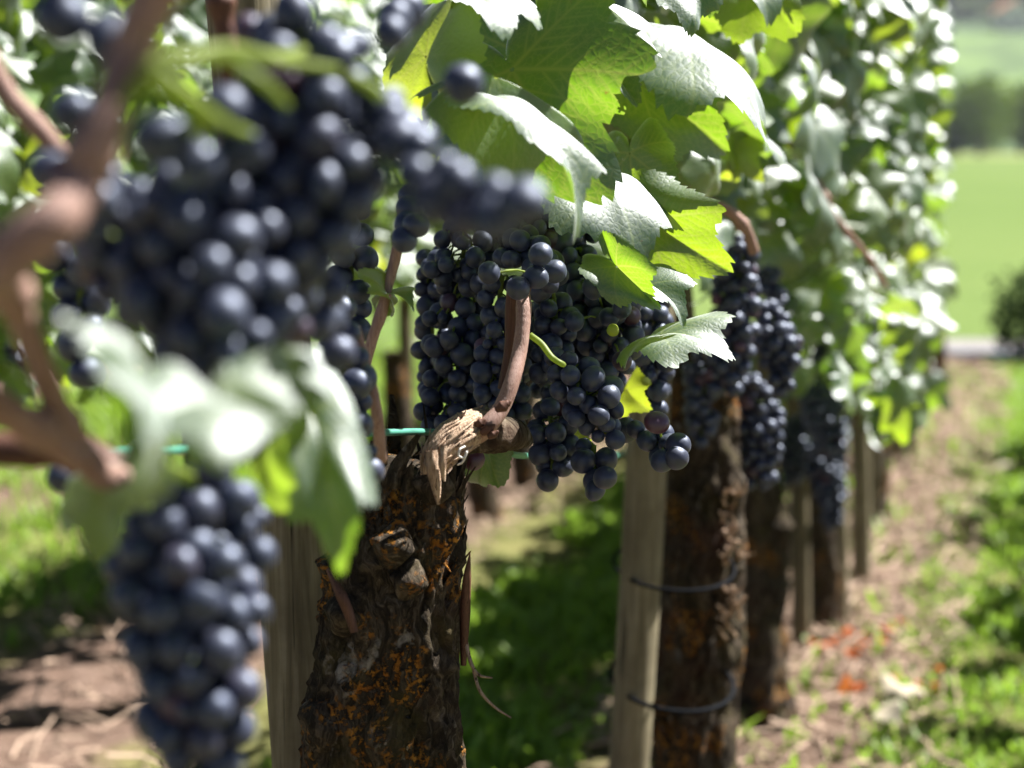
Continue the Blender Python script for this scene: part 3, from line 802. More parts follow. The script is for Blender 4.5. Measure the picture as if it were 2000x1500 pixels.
add_tube('cane', M['cane'], vines[0], [tube([at(*p) for p in [(712, 715, .95), (728, 660, .95), (745, 610, .95), (758, 560, .95), (775, 490, .95), (790, 420, .95), (790, 380, .95)]], [.0032, .0030, .0034, .0026, .0030, .0026, .0022], 14, 50, wob=.03)], vines[0].location, 'thin brown side cane with a small fresh leaf')
add_tube('cane', M['cane'], front, [tube([at(*p) for p in [(690, 640, .86), (715, 720, .86), (735, 800, .86), (745, 900, .87)]], [.0035, .003, .003, .003], 12, 24)], front.location)
# --- second and third trunks
for k, (pts, rad, sd, seg, n, nfl, amp) in enumerate([
    ([(1365, 1960, 1.70), (1360, 1500, 1.70), (1362, 1250, 1.70), (1372, 1050, 1.70), (1372, 900, 1.70), (1366, 780, 1.70), (1350, 640, 1.70)], [100, 78, 72, 72, 66, 58, 26], 11.7, 72, 150, 220, .26),
    ([(1495, 1460, 2.40), (1478, 1300, 2.40), (1478, 1150, 2.40), (1482, 1020, 2.40), (1470, 900, 2.40), (1475, 800, 2.4)], [62, 55, 52, 48, 44, 30], 23.1, 48, 90, 120, .24),
    ([(1600, 1262, 2.85), (1612, 1150, 2.85), (1600, 1040, 2.85), (1590, 920, 2.85), (1600, 800, 2.85)], [30, 26, 28, 26, 18], 31.9, 36, 60, 60, .24)]):
    bur = []; gb = np.random.default_rng(90 + k)
    for q in range(9):
        i = int(gb.integers(1, len(pts) - 1)); x, y, d = pts[i]; rp = rad[i]
        c = at(x + gb.uniform(-.75, .85) * rp, y + gb.uniform(-60, 60), d - .5 * rp * pxm(d)); w = rp * gb.uniform(.3, .6) * pxm(d)
        bur.append(tube([c + Vector((gb.normal() * .3 * w, 0, -1.6 * w)), c, c + Vector((gb.normal() * .3 * w, 0, 1.5 * w))], [w * .3, w, w * .25], 18, 18, disp=trunk_disp(.5, 7.7 * q)))
    trunk_obj(vines[k + 1], pts, rad, sd, amp * 1.9, seg, n, nfl * 2, bur)
for k in range(4, 8):
    d = spots[k] - .03; b = row(d, .0); x = 1000 + b.x / d * FPX; g0 = ground_px(d); s = 2.4 / d
    trunk_obj(vines[k], [(x, g0 + 20, d), (x + 12 * s, g0 - 170 * s, d), (x - 6 * s, g0 - 360 * s, d), (x + 4 * s, g0 - 560 * s, d)], [44 * s, 36 * s, 34 * s, 20 * s], 40 + k, .24, 28, 40, 40)
# thorny old spurs on the second and third trunks
g = np.random.default_rng(5); sp_parts = []
for _ in range(46):
    x, y = g.normal(1425, 12), g.choice([g.uniform(1150, 1260), g.uniform(960, 1110)]); a = g.uniform(-.6, 2.2)
    L = g.uniform(10, 34); p0 = at(x, y, 1.665)
    sp_parts.append(tube([p0, at(x + L * .5 * math.cos(a), y - L * .5 * math.sin(a), 1.65), at(x + L * math.cos(a + .4), y - L * math.sin(a + .4), 1.64)], [.0018, .0012, .0003], 5, 6))
add_tube('spur', M['arm'], vines[1], sp_parts, vines[1].location, 'tuft of dry peeling twigs on the sunny side of the trunk')

# --- canes with their leaves --------------------------------------------------
def cane(vine, pts, r, label=None, m='cane', wob=.03):
    g = np.random.default_rng(len(pts) * 7 + int(pts[0][0]) % 97); ph = g.uniform(0, .05)
    def nodes_(C, r_, a, rr):
        s_ = np.concatenate([[0], np.cumsum(np.linalg.norm(np.diff(C, axis=0), axis=1))]) + ph
        q = np.abs((s_ % .052) - .026)
        k = 1 + .42 * np.exp(-(q / .0045) ** 2)[:, None] * (1 + .35 * np.cos(a - (np.floor(s_ / .052) * math.pi)[:, None]))
        return rr * k
    return add_tube('cane', M[m], vine, [tube([at(*p) for p in pts], r, 16, 90, wob=wob * .5, disp=nodes_)], vine.location, label)
cane(vines[1], [(1225, 255, 1.42), (1255, 305, 1.43), (1310, 340, 1.44), (1360, 385, 1.45), (1420, 410, 1.46), (1455, 445, 1.47), (1473, 492, 1.48)], [.0052, .0050, .0048, .0046, .0044, .0044, .0046], 'reddish cane arching over the tied post')
cane(vines[2], [(1525, 265, 1.9), (1570, 310, 1.9), (1600, 360, 1.9), (1625, 415, 1.9), (1660, 460, 1.92), (1700, 510, 1.95), (1730, 560, 2.0)], [.0036, .0036, .0040, .0034, .0036, .0034, .003], 'thin reddish cane curving down among sunlit leaves')
cane(front, [(-30, 110, .62), (20, 190, .62), (75, 250, .62), (140, 325, .62)], [.0036, .0036, .0038, .0030], 'reddish blurred cane slanting at the upper left')
cane(front, [(330, -60, .44), (285, 30, .44), (250, 120, .44), (205, 240, .43), (170, 340, .43), (110, 430, .42), (40, 480, .42), (-30, 540, .42)], [.0055, .0055, .0052, .0046, .0046, .0060, .0066, .007], 'pale pinkish blurred cane crossing in front of the top left bunch')
cane(front, [(-10, 520, .48), (25, 585, .5), (60, 670, .51), (100, 770, .52), (140, 860, .53), (200, 925, .54), (240, 930, .55)], [.006, .0045, .0040, .0040, .0050, .0050, .003], 'reddish blurred cane running down the left edge')
cane(front, [(-40, 770, .5), (30, 815, .51), (90, 850, .52), (150, 895, .53)], [.0055, .005, .0046, .0046], 'pale brown blurred cane joining from the left edge')
cane(front, [(-60, 875, .60), (60, 880, .60), (150, 880, .60), (230, 915, .60), (300, 950, .62)], [.0055, .0058, .0056, .005, .003], 'dark horizontal arm at the left edge', 'cane_dark')
cane(front, [(420, -40, .75), (440, 60, .75), (450, 110, .75), (445, 190, .76)], [.0045, .0045, .0036, .003], None, 'cane_dark')

# =================================================================== POSTS, WIRE, TIES
PG = "wooden vine posts of the near row"
def post(px0, px1, r0, label, m='post', seed=0, group=PG, dtop=None):
    """px0 = top (x, y, d), px1 = bottom (x, y, d) in photo pixels"""
    a, b = at(*px0), at(*px1); base = b
    def dsp(C, r, an, rr):
        out = rr.copy()
        for i in range(len(C)):
            for j in range(len(an)):
                out[i, j] *= 1 + .05 * mnoise.noise(Vector((math.cos(an[j]) * 1.5 + seed, math.sin(an[j]) * 1.5, C[i][2] * 3))) + .018 * mnoise.noise(Vector((math.cos(an[j]) * 7, math.sin(an[j]) * 7 + seed, C[i][2] * 6)))
        return out
    mid = (a + b) / 2 + Vector((.004, 0, 0))
    v, f = tube([b, mid, a], [r0 * 1.02, r0, r0 * .98], 40, 50, disp=dsp)
    v = v - np.array(tuple(base))
    o = link('wooden_post', mesh('wooden_post', v, fixf(f), M[m])); o.location = base
    return tag(o, label, 'post', group)
post((452, -300, 1.10), (690, 2850, 1.08), .0225, 'thick weathered post behind the blurred foreground bunches', seed=1)
post((1300, 60, 1.60), (1195, 2020, 1.60), .0190, 'pale round wooden post bound with black ties', seed=2)
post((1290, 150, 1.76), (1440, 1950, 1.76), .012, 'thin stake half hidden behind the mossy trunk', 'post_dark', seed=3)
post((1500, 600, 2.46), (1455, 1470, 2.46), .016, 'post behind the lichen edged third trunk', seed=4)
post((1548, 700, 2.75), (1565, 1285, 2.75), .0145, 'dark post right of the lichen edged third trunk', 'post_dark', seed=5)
post((1625, 700, 2.86), (1640, 1250, 2.86), .0150, 'pale post lit white along one side in the middle of the row', seed=6)
post((1672, 700, 3.18), (1682, 1150, 3.18), .0165, 'post standing beside the fifth trunk', seed=7)
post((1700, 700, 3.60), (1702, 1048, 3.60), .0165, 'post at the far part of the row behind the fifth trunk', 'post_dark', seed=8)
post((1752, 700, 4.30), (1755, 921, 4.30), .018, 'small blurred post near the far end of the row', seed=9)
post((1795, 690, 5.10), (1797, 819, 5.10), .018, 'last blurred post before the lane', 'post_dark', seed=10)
# wires run along the row
def wire(pts, r, label, m='wire'):
    v, f = tube(pts, [r, r], 8, 90); b = np.array(tuple(pts[0])); o = link('trellis_wire', mesh('trellis_wire', v - b, fixf(f), M[m])); o.location = b
    tag(o, label, 'wire')
wire([at(-120, 862, .62), at(270, 884, .74), at(560, 856, .90), at(750, 845, .97), at(850, 845, 1.015), at(940, 862, 1.06), at(1015, 890, 1.12), at(1110, 880, 1.35)] + [row(1.72, -.03, .50), row(2.42, -.03, .50), row(3.5, 0, .5), row(5.9, 0, .5)], .0020, 'green plastic coated wire passing behind the shredded bark arm')
def tie(cx, cy, d, w, depth, tilt, label, r=.0016):
    c = at(cx, cy, d); hw = w * pxm(d) / 2; pts = []
    for k in range(25):
        a = 2 * math.pi * k / 24; pts.append(Vector((math.cos(a) * hw, math.sin(a) * depth, math.sin(a) * .003 + math.cos(a) * tilt * hw)))
    v, f = tube(pts, [r, r], 8, 72, caps=False); o = link('vine_tie', mesh('vine_tie', v, fixf(f), M['tie'])); o.location = c
    tag(o, label, 'tie')
tie(1316, 1102, 1.64, 240, .088, -.02, 'upper black tie around the pale post and mossy trunk', .0018)
tie(1312, 1325, 1.64, 246, .090, -.06, 'lower black tie around the pale post and mossy trunk', .0022)
tie(1485, 1340, 2.42, 120, .075, 0, 'black tie around the third trunk and its post', .0018)
v, f = tube([at(*p) for p in [(908, 872, .955), (898, 878, .952), (896, 890, .952), (906, 894, .952), (912, 882, .953), (904, 902, .955), (894, 908, .957)]], [.0006, .0007, .0005], 6, 40)
o = link('string_curl', mesh('string_curl', v - np.array(tuple(at(904, 890, .955))), fixf(f), M['string'])); o.location = at(904, 890, .955)
tag(o, 'short pale string curled under the shredded bark arm', 'string')

# =================================================================== BUNCHES
bunch([(905, 430, 60, 1.12), (905, 540, 96, 1.12), (900, 680, 96, 1.12), (880, 800, 76, 1.12), (880, 880, 45, 1.12)], 'large shaded bunch just left of the sharp cane', 1, fill=1.12, gs=.92)
bunch([(1000, 470, 60, 1.08), (1045, 520, 62, 1.06), (1075, 560, 42, 1.05)], 'compact bunch right above the top of the sharp cane', 2, extra=[(955, 532, 1.01), (1055, 496, 1.0), (1012, 563, .995), (1083, 530, 1.02), (1048, 541, 1.0)], gs=1.02)
bunch([(1085, 700, 28, 1.04), (1130, 750, 66, 1.03), (1165, 800, 72, 1.03), (1185, 860, 42, 1.03)], 'front bunch on a curved green stem right of the sharp cane', 3, gs=.97, peduncle=[(1036, 655, 1.01), (1058, 672, 1.005), (1078, 698, 1.0), (1100, 712, 1.0)])
bunch([(1070, 760, 40, 1.09), (1075, 820, 58, 1.08), (1080, 880, 56, 1.075), (1075, 930, 34, 1.07)], 'tapering bunch hanging below the foot of the sharp cane', 4)
bunch([(1160, 870, 44, 1.06), (1160, 905, 48, 1.055), (1165, 945, 30, 1.05)], 'small lower bunch with one reddish berry', 5, extra=[(1182, 933, 1.03), (1162, 957, 1.04)])
bunch([(1225, 850, 34, 1.06), (1265, 850, 42, 1.05), (1300, 875, 42, 1.04)], 'sparse short bunch jutting right in front of the tied post', 6, extra=[(1283, 825, 1.02), (1325, 868, 1.02), (1322, 895, 1.015), (1294, 900, 1.02)])
bunch([(1120, 490, 56, 1.14), (1165, 570, 78, 1.13), (1190, 650, 72, 1.12), (1200, 720, 46, 1.12)], 'loose bunch under the pale leaf with a tiny green berry', 7, gs=.95, extra=[(1158, 563, 1.05), (1215, 603, 1.06), (1122, 628, 1.06), (1190, 620, 1.07), (1215, 705, 1.07)])
o = link('grape', GREEN, None); tiny = [x for x in COL.objects if x.get('label', '').startswith('loose bunch under')][0]
o.parent = tiny; o.location = at(1197, 645, 1.035) - tiny.location; o['label'] = 'tiny unripe green berry'
bunch([(1240, 500, 40, 1.24), (1262, 610, 58, 1.22), (1270, 700, 58, 1.22), (1280, 780, 40, 1.22)], 'bunch with reddish berries left of the jagged lit leaf', 8)
bunch([(1000, 700, 50, 1.13), (985, 780, 70, 1.13), (960, 840, 50, 1.13)], 'dark bunch behind the bend of the sharp cane', 9)
bunch([(915, 870, 26, 1.02), (922, 890, 24, 1.02)], 'few small berries under the shredded bark arm', 10, gs=.95)
bunch([(1090, 560, 70, 1.19), (1130, 700, 80, 1.19), (1110, 820, 60, 1.18)], 'hidden dim bunch filling the middle behind the front bunch', 36, gs=.92)
bunch([(1078, 560, 40, 1.075), (1085, 630, 50, 1.075), (1070, 720, 40, 1.075)], 'bunch just right of the sharp cane behind its green stem', 45, gs=.92)
bunch([(980, 540, 48, 1.07), (970, 650, 52, 1.07), (960, 750, 46, 1.07), (955, 800, 30, 1.07)], 'dim bunch hidden behind the left side of the sharp cane', 38, gs=.9)
bunch([(960, 450, 50, 1.12), (1050, 450, 56, 1.14), (1130, 470, 50, 1.16)], 'dim berries along the top of the central bunches', 39, gs=.9)
bunch([(1380, 720, 50, 1.63), (1375, 790, 50, 1.63), (1370, 850, 30, 1.63)], 'dim bunch covering the top of the mossy trunk', 44, lo=True)
bunch([(850, 500, 40, 1.18), (845, 650, 44, 1.18), (850, 780, 40, 1.18)], 'dim bunch at the left rim of the large shaded bunch', 37, gs=.9)
bunch([(1080, 600, 60, 1.16), (1060, 660, 60, 1.16), (1070, 740, 60, 1.15)], 'deep shaded bunch right behind the sharp cane', 24)
# middle left
bunch([(640, 620, 60, .86), (670, 720, 70, .85), (695, 800, 50, .84), (715, 880, 40, .83), (725, 945, 30, .82)], 'long thin glossy bunch beside the hanging pale leaf', 11, gs=1.0)
bunch([(680, 420, 50, .97), (685, 500, 54, .97), (690, 580, 48, .97), (700, 650, 28, .97)], 'dark bunch left of the thin brown side cane', 12, gs=1.02)
bunch([(110, 500, 40, .74), (155, 560, 62, .74), (155, 640, 56, .74), (165, 720, 40, .74)], 'dark bunch at the left between blurred canes', 13)
bunch([(800, 380, 20, .93), (795, 430, 30, .92)], 'three or four berries at the tip of the thin side cane', 14, extra=[(790, 466, .9), (812, 440, .9)])
# foreground
bunch([(330, 400, 120, .52), (390, 490, 185, .51), (410, 590, 170, .50), (420, 690, 70, .50)], 'biggest blurred bunch filling the upper left of the view', 15, gs=.88, fill=1.1, peduncle=[(210, 240, .43), (250, 180, .44), (330, 160, .46), (400, 240, .48)])
bunch([(590, 70, 90, .54), (620, 190, 170, .54), (600, 320, 190, .54), (540, 450, 150, .53), (500, 560, 90, .53)], 'tall blurred bunch at top centre left', 16, gs=.87, peduncle=[(330, 130, .46), (450, 110, .48), (560, 110, .5)])
bunch([(760, 200, 60, .55), (800, 280, 70, .52), (870, 370, 70, .49), (950, 400, 70, .48), (1010, 400, 62, .47)], 'blurred shoulder of berries reaching right towards the white leaf', 17, gs=.92, peduncle=[(640, 130, .52), (720, 170, .53)])
bunch([(160, 210, 60, .48), (140, 310, 80, .48), (190, 390, 90, .48), (110, 420, 70, .48)], 'blurred bunch at left crossed by the pale pink cane', 18, gs=.92)
bunch([(340, 280, 60, .46), (370, 300, 60, .46)], 'pair of sunlit blurred berries below the forked green stem', 19, peduncle=[(270, 150, .44), (330, 180, .45), (390, 230, .455)])
bunch([(120, -40, 70, .46), (150, 40, 80, .46), (200, 70, 70, .46)], 'blurred bunch in the top left corner', 20)
bunch([(600, 500, 50, .60), (620, 560, 70, .60), (640, 640, 60, .62), (660, 690, 40, .62)], 'blurred tail of sunlit berries above the long thin bunch', 21)
bunch([(420, 930, 60, .55), (430, 1010, 120, .55), (375, 1110, 180, .54), (375, 1220, 185, .54), (380, 1340, 140, .53), (390, 1450, 115, .53), (400, 1560, 90, .53)], 'big blurred bunch with pale sunlit berries at the lower left', 22, gs=.93, fill=1.05, peduncle=[(300, 900, .56), (340, 920, .56)])
bunch([(905, 155, 12, .62)], 'single blurred berry in front of the yellow green leaves', 23, maxn=1)
bunch([(122, 932, 20, .66), (140, 935, 16, .66)], 'two berries under the horizontal arm at the left', 25, maxn=2, gs=.8)
bunch([(790, 15, 20, .62), (760, 60, 26, .6)], 'small blurred berries near the top of the photo', 26, maxn=9)
bunch([(110, 350, 60, .53), (190, 430, 100, .53), (270, 530, 110, .53), (330, 620, 80, .53)], 'dark blurred bunch left of the biggest blurred bunch', 40, gs=.88)
bunch([(520, 520, 110, .55), (520, 600, 110, .55), (500, 660, 70, .55)], 'dark lower part bunch right of the biggest blurred bunch', 41, gs=.88)
bunch([(560, 40, 50, .58), (500, 60, 50, .58)], 'few blurred berries high up in front of the thick weathered post', 42, maxn=6)
bunch([(440, 230, 60, .50), (470, 300, 80, .50)], 'blurred berries under the green stems in the upper left', 43, maxn=9)
big = [x for x in COL.objects if x.get('label', '').startswith('biggest blurred bunch')][0]
add_tube('bunch_stem', M['stem'], big, [tube([at(*q) for q in P], r, 10, 30, wob=.08) for P, r in [
    ([(345, 95, .435), (290, 140, .43), (235, 215, .43), (205, 300, .435), (195, 370, .45)], [.0020, .0020, .0018, .0016, .0012]),
    ([(290, 135, .43), (370, 112, .445), (450, 96, .46), (550, 118, .49), (660, 135, .51)], [.0019, .0018, .0016, .0014, .0010]),
    ([(310, 140, .43), (370, 190, .435), (430, 235, .45), (490, 262, .48)], [.0018, .0016, .0014, .0010]),
    ([(455, 120, .46), (520, 165, .46), (560, 205, .475)], [.0015, .0014, .0010])]], big.location, 'forked yellow green stalk of the bunch')
# further along the row
bunch([(1455, 480, 30, 1.62), (1440, 560, 56, 1.62), (1430, 660, 56, 1.62), (1420, 740, 40, 1.62)], 'bunch hanging from the arched reddish cane', 27, lo=True)
bunch([(1500, 620, 40, 1.66), (1520, 670, 52, 1.66), (1530, 740, 40, 1.66)], 'bunch with a few red berries right of the arched cane bunch', 28, lo=True)
bunch([(1460, 760, 60, 1.74), (1480, 850, 66, 1.74), (1480, 930, 40, 1.74)], 'bunch hanging against the upper part of the mossy trunk', 29, lo=True)
bunch([(1590, 770, 40, 2.3), (1615, 820, 48, 2.3), (1625, 880, 36, 2.3)], 'blurred bunch left of the low hanging yellow leaf', 30, lo=True)
bunch([(1600, 880, 40, 2.42), (1620, 950, 40, 2.42), (1625, 1020, 22, 2.42)], 'blurred bunch hanging lowest in front of the pale lit post', 31, lo=True)
bunch([(1590, 620, 36, 2.35), (1595, 680, 40, 2.35), (1590, 730, 30, 2.35)], 'dim bunch under the shaded leaves of the third vine', 32, lo=True)
bunch([(1500, 540, 30, 1.9), (1512, 590, 36, 1.9)], 'small purplish bunch behind the arched cane bunch', 33, lo=True)
bunch([(1560, 830, 44, 2.5), (1550, 920, 40, 2.5)], 'dim bunch between mossy trunk and pale lit post', 34, lo=True)
bunch([(30, 690, 30, 2.4), (35, 760, 36, 2.4)], 'far bunch on the left row at the left edge', 35, lo=True)

# =================================================================== HERO LEAVES
v0, v1, v2 = vines[0], vines[1], vines[2]
hero_leaf(v0, (1150, -150, 1.0), (1262, 8, 1.0), tuple(SUN), 'added leaf at the top edge that shades the veined leaf', 'leaf', None, seed=50)  # extra leaf, mostly above the frame, added to cast shade on the veined leaf
GL = (.52, -.62, .58)                                        # catches the sun towards the lens
BK = (-.55, -.80, .05)                                       # turned away from the sun, lit through
hero_leaf(v0, (832, 112, .95), (900, -45, .98), (-.75, -.62, .1), 'bright yellow green leaf lit through above the berries', 'leaf_pale', (850, 310, .97), seed=1, fold=.05, bend=.2, wave=.03)
hero_leaf(v0, (905, -20, .93), (985, 80, .90), GL, 'sunlit pale leaf at the top edge', 'leaf', None, seed=2, fold=.25, bend=.7)
hero_leaf(v0, (968, 150, .93), (1142, 298, .96), (.80, -.20, .56), 'folded leaf with a white sunlit half and a yellow half', 'leaf_pale', (905, 245, .97), seed=3, fold=-.75, bend=.4, sx=.62)
hero_leaf(v0, (898, 252, .99), (975, 330, .985), BK, 'small yellowing leaf lit through with brown spots', 'leaf_pale', (905, 180, .98), seed=4, fold=.1, bend=.3, wave=.06)
hero_leaf(v0, (1012, 225, .90), (1120, 478, .88), (.80, -.32, .50), 'long white sunlit leaf hanging in front of the veined leaf', 'leaf', (1000, 215, .92), seed=5, fold=.2, bend=.45, sx=.5)
hero_leaf(v0, (1000, 135, .985), (1180, 400, .965), (-.25, -.95, .12), 'large dark veined leaf with torn edge', 'leaf', (930, 90, 1.1), res=(320, 64), seed=6, fold=.04, bend=.25, wave=.03, holes=2, tear=[(-44, 7, .18)])
hero_leaf(v0, (1003, 98, 1.13), (1160, -60, 1.15), (-.1, -.98, .15), 'dark shaded leaf behind the top edge', 'leaf', None, seed=7, fold=.1, bend=.3)
hero_leaf(v0, (1070, -50, 1.02), (1065, 76, 1.0), (-.8, -.6, 0), 'narrow yellow tip hanging from the top edge', 'leaf_pale', None, seed=8, fold=.8, sx=.5)
hero_leaf(v0, (1120, -10, 1.04), (1288, 108, 1.02), (.1, -.55, .83), 'sage leaf drooping from the top edge', 'leaf', None, seed=9, fold=-.35, bend=.8, sx=.8)
hero_leaf(v0, (1160, 95, 1.10), (1245, 210, 1.09), (.3, -.9, .3), 'narrow folded leaf with a yellow edge', 'leaf', (1110, 150, 1.15), seed=10, fold=.9, bend=.3, sx=.6)
hero_leaf(v0, (1180, 345, 1.085), (1225, 530, 1.06), (.30, -.62, .72), 'pale leaf half in shadow above the loose bunch', 'leaf', (1100, 330, 1.10), seed=11, fold=-.1, bend=.7, wave=.04, sx=.95)
hero_leaf(v0, (1266, 430, 1.10), (1425, 530, 1.09), (-.60, -.75, .28), 'bright yellow green leaf pointing right below the cane', 'leaf_pale', (1200, 430, 1.13), seed=12, fold=.35, bend=.3, sx=.72, res=(280, 50))
hero_leaf(v0, (1205, 520, 1.05), (1290, 600, 1.04), (-.35, -.9, .2), 'narrow green leaf edged yellow under the pale leaf', 'leaf', (1150, 540, 1.08), seed=13, fold=.8, bend=.5, sx=.6)
hero_leaf(v0, (1268, 555, 1.06), (1335, 640, 1.05), (.4, -.6, .7), 'small half lit leaf above the jagged leaf', 'leaf', None, seed=14, fold=.5, bend=.4, sx=.8)
hero_leaf(v0, (1290, 655, 1.06), (1432, 705, 1.03), (.46, -.66, .60), 'jagged pale sunlit leaf right of the bunches', 'leaf', (1215, 670, 1.10), seed=15, fold=.15, bend=.6, wave=.06, sx=.85, res=(280, 50))
hero_leaf(v1, (1335, 62, 1.17), (1500, 280, 1.13), (.56, -.55, .62), 'large dazzling white sunlit leaf with pointed teeth', 'leaf', (1240, 170, 1.22), seed=16, fold=-.12, bend=.5, wave=.05, sx=.72, res=(280, 50))
hero_leaf(v1, (1325, -40, 1.12), (1345, 72, 1.10), (.4, -.75, .4), 'crinkled leaf hanging at the top edge', 'leaf', None, seed=17, fold=.3, bend=.8, wave=.09, sx=.8)
hero_leaf(v1, (1250, 165, 1.2), (1420, 300, 1.22), (-.55, -.7, .45), 'long green leaf lit through behind the dazzling leaf', 'leaf', (1180, 150, 1.24), seed=18, fold=.3, bend=.4, sx=.6)
hero_leaf(v1, (1470, -30, 1.3), (1560, 70, 1.28), (-.4, -.8, .4), 'yellow green leaf at the top edge right of the dazzling leaf', 'leaf_pale', None, seed=19, fold=.2, bend=.5)
hero_leaf(v1, (1420, -50, 1.26), (1500, 55, 1.24), GL, 'grey lit leaf at the top edge', 'leaf', None, seed=20, fold=.2, bend=.7)
hero_leaf(v1, (1230, 300, 1.14), (1245, 470, 1.12), (-.2, -.95, .2), 'dim green leaf behind the veined leaf', 'leaf', None, seed=21, fold=.1, bend=.4, sx=.7)
hero_leaf(v0, (1100, 840, 1.12), (1160, 870, 1.1), BK, 'small bright leaf scrap between the lower bunches', 'leaf_pale', None, seed=22)
hero_leaf(v0, (1225, 760, 1.16), (1270, 800, 1.15), BK, 'small yellow leaf behind the lower right bunch', 'leaf_pale', None, seed=23, res=(120, 16))
hero_leaf(v0, (950, 870, 1.08), (935, 945, 1.1), (0, -.9, .4), 'thin grey withered leaf under the arm', 'leaf', None, seed=24, res=(120, 16), fold=.3, sx=.7)
# small fresh shoot leaves on the side cane
hero_leaf(v0, (758, 575, .95), (700, 530, .94), (-.2, -.6, .75), 'small fresh leaf left of the side cane', 'leaf_pale', None, seed=25, res=(140, 20), fold=.3, sx=.55)
hero_leaf(v0, (758, 575, .95), (808, 608, .94), (.45, -.5, .72), 'small lit fresh leaf right of the side cane', 'leaf', None, seed=26, res=(140, 20), fold=.3, sx=.6)
hero_leaf(v0, (755, 560, .96), (775, 525, .95), (-.5, -.5, .6), None, 'leaf', None, seed=27, res=(120, 16), fold=.3, sx=.6)
# blurred foreground leaves
hero_leaf(front, (320, 800, .425), (165, 650, .405), (.15, -.50, .85), 'blurred sage leaf with white sunlit patches at the left', 'leaf', (400, 860, .46), seed=30, fold=-.2, bend=.6, wave=.09)
hero_leaf(front, (400, 780, .43), (245, 880, .41), (.02, -.50, .86), 'blurred pale leaf lobe below the sage leaf', 'leaf', None, seed=31, fold=.2, bend=.7)
hero_leaf(front, (440, 735, .47), (430, 925, .45), (-.25, -.55, .80), 'blurred sage leaf in the middle of the lower left', 'leaf', None, seed=32, fold=-.25, bend=.7, wave=.09, sx=.9)
hero_leaf(front, (540, 690, .50), (560, 870, .47), (.52, -.55, .66), 'blurred white lit leaf above the hanging pale leaf', 'leaf', None, seed=33, fold=.2, bend=.5, sx=.6)
hero_leaf(front, (612, 812, .62), (668, 1112, .60), (.16, -.74, .65), 'hanging pale sage leaf over the gnarled trunk', 'leaf', (560, 760, .62), seed=34, fold=.12, bend=.3, sx=.40)
hero_leaf(front, (600, 800, .64), (590, 735, .63), BK, 'round yellow blurred leaf scrap', 'leaf_pale', None, seed=35, res=(120, 16))
hero_leaf(front, (215, 920, .58), (210, 1100, .56), (-.35, -.92, .15), 'dark green leaf above the lower left bunch', 'leaf', (260, 880, .6), seed=36, fold=.1, bend=.4, sx=.8)
hero_leaf(front, (380, 900, .58), (500, 960, .57), (-.3, -.8, .5), 'blurred green leaf at the neck of the lower left bunch', 'leaf', None, seed=37, fold=.2, bend=.6)
hero_leaf(front, (520, 880, .6), (560, 1000, .6), BK, 'blurred lit through leaf beside the hanging pale leaf', 'leaf', None, seed=38, fold=.2, bend=.6, sx=.6)

# =================================================================== CANOPIES
def canopy(vine, n, d0, d1, lat, z0, z1, seed, size=(.038, .074), hi=False, keep=100, lat_c=0, rowlat=0, pale=.48, name='leaf', avoid=None, top=None):
    g = np.random.default_rng(seed); P = []
    while len(P) < n:
        d = g.uniform(d0, d1); l = float(np.clip(g.normal() * lat, -1.9 * lat, 1.9 * lat)) + lat_c
        z = z0(d) if callable(z0) else z0
        z = z + (z1 - z) * g.uniform() ** .85
        p = row(d, rowlat + l, z)
        if avoid and avoid(p, l): continue
        if rowlat == 0 and d > 1.3 and p.y * cp - (p.z - CAMH) * sp > 0 and pix(p)[0] > 1815: continue
        P.append((p, l))
    P.sort(key=lambda q: -(q[1]) + q[0].y * .1 + (q[0].z > 1.15) * .3)
    MM = ME_HI if hi else ME_LO; rest = []
    for i, (p, l) in enumerate(P):
        out = RN * (1 if l + g.normal() * .05 > -.02 else -1)
        mx = random_leaf(p, out, g, g.uniform(*size))
        if i < keep:
            grp = MM[1 if g.uniform() < pale else 0]
            o = link(name, grp[int(g.integers(len(grp)))], vine)
            o.matrix_local = Matrix.Translation(-vine.location) @ mx
        else: rest.append(mx)
    if rest: merged_leaves('foliage', rest, vine, vine.location, G_LO, M['leaf'], seed)
def clear_v2(p, l):
    x, y = pix(p)
    return y > 300 or (p.y < 1.2 and y > -90 ) or x < 880
canopy(vines[0], 130, .85, 1.55, .05, .76, 1.02, 500, hi=True, keep=72, lat_c=-.09, avoid=clear_v2)
def clear_v3(p, l):
    x, y = pix(p)
    return y > 470 + max(0, (x - 1500)) * .9 or (x < 1330 and y > 260) 
canopy(vines[1], 290, 1.38, 2.1, .065, .60, 1.04, 501, hi=True, keep=96, lat_c=-.01, avoid=clear_v3)
def clear_far(p, l):
    x, y = pix(p)
    return y > 865 - max(0, x - 1660) * .62
def clear_v4(p, l):
    x, y = pix(p)
    return y > 740 + max(0, (x - 1640)) * .8 or (x < 1560 and y > 420)
canopy(vines[2], 400, 2.05, 2.75, .085, .42, 1.08, 502, keep=97, lat_c=.03, avoid=clear_v4)
canopy(vines[3], 430, 2.7, 3.42, .085, .34, 1.03, 503, keep=98, lat_c=.03, avoid=clear_far)
for k in range(4, 8):
    canopy(vines[k], 400, spots[k] - .35, spots[k] + .36, .085, .27, 1.05 if k == 4 else 1.2, 500 + k, keep=96, lat_c=.02, avoid=clear_far)

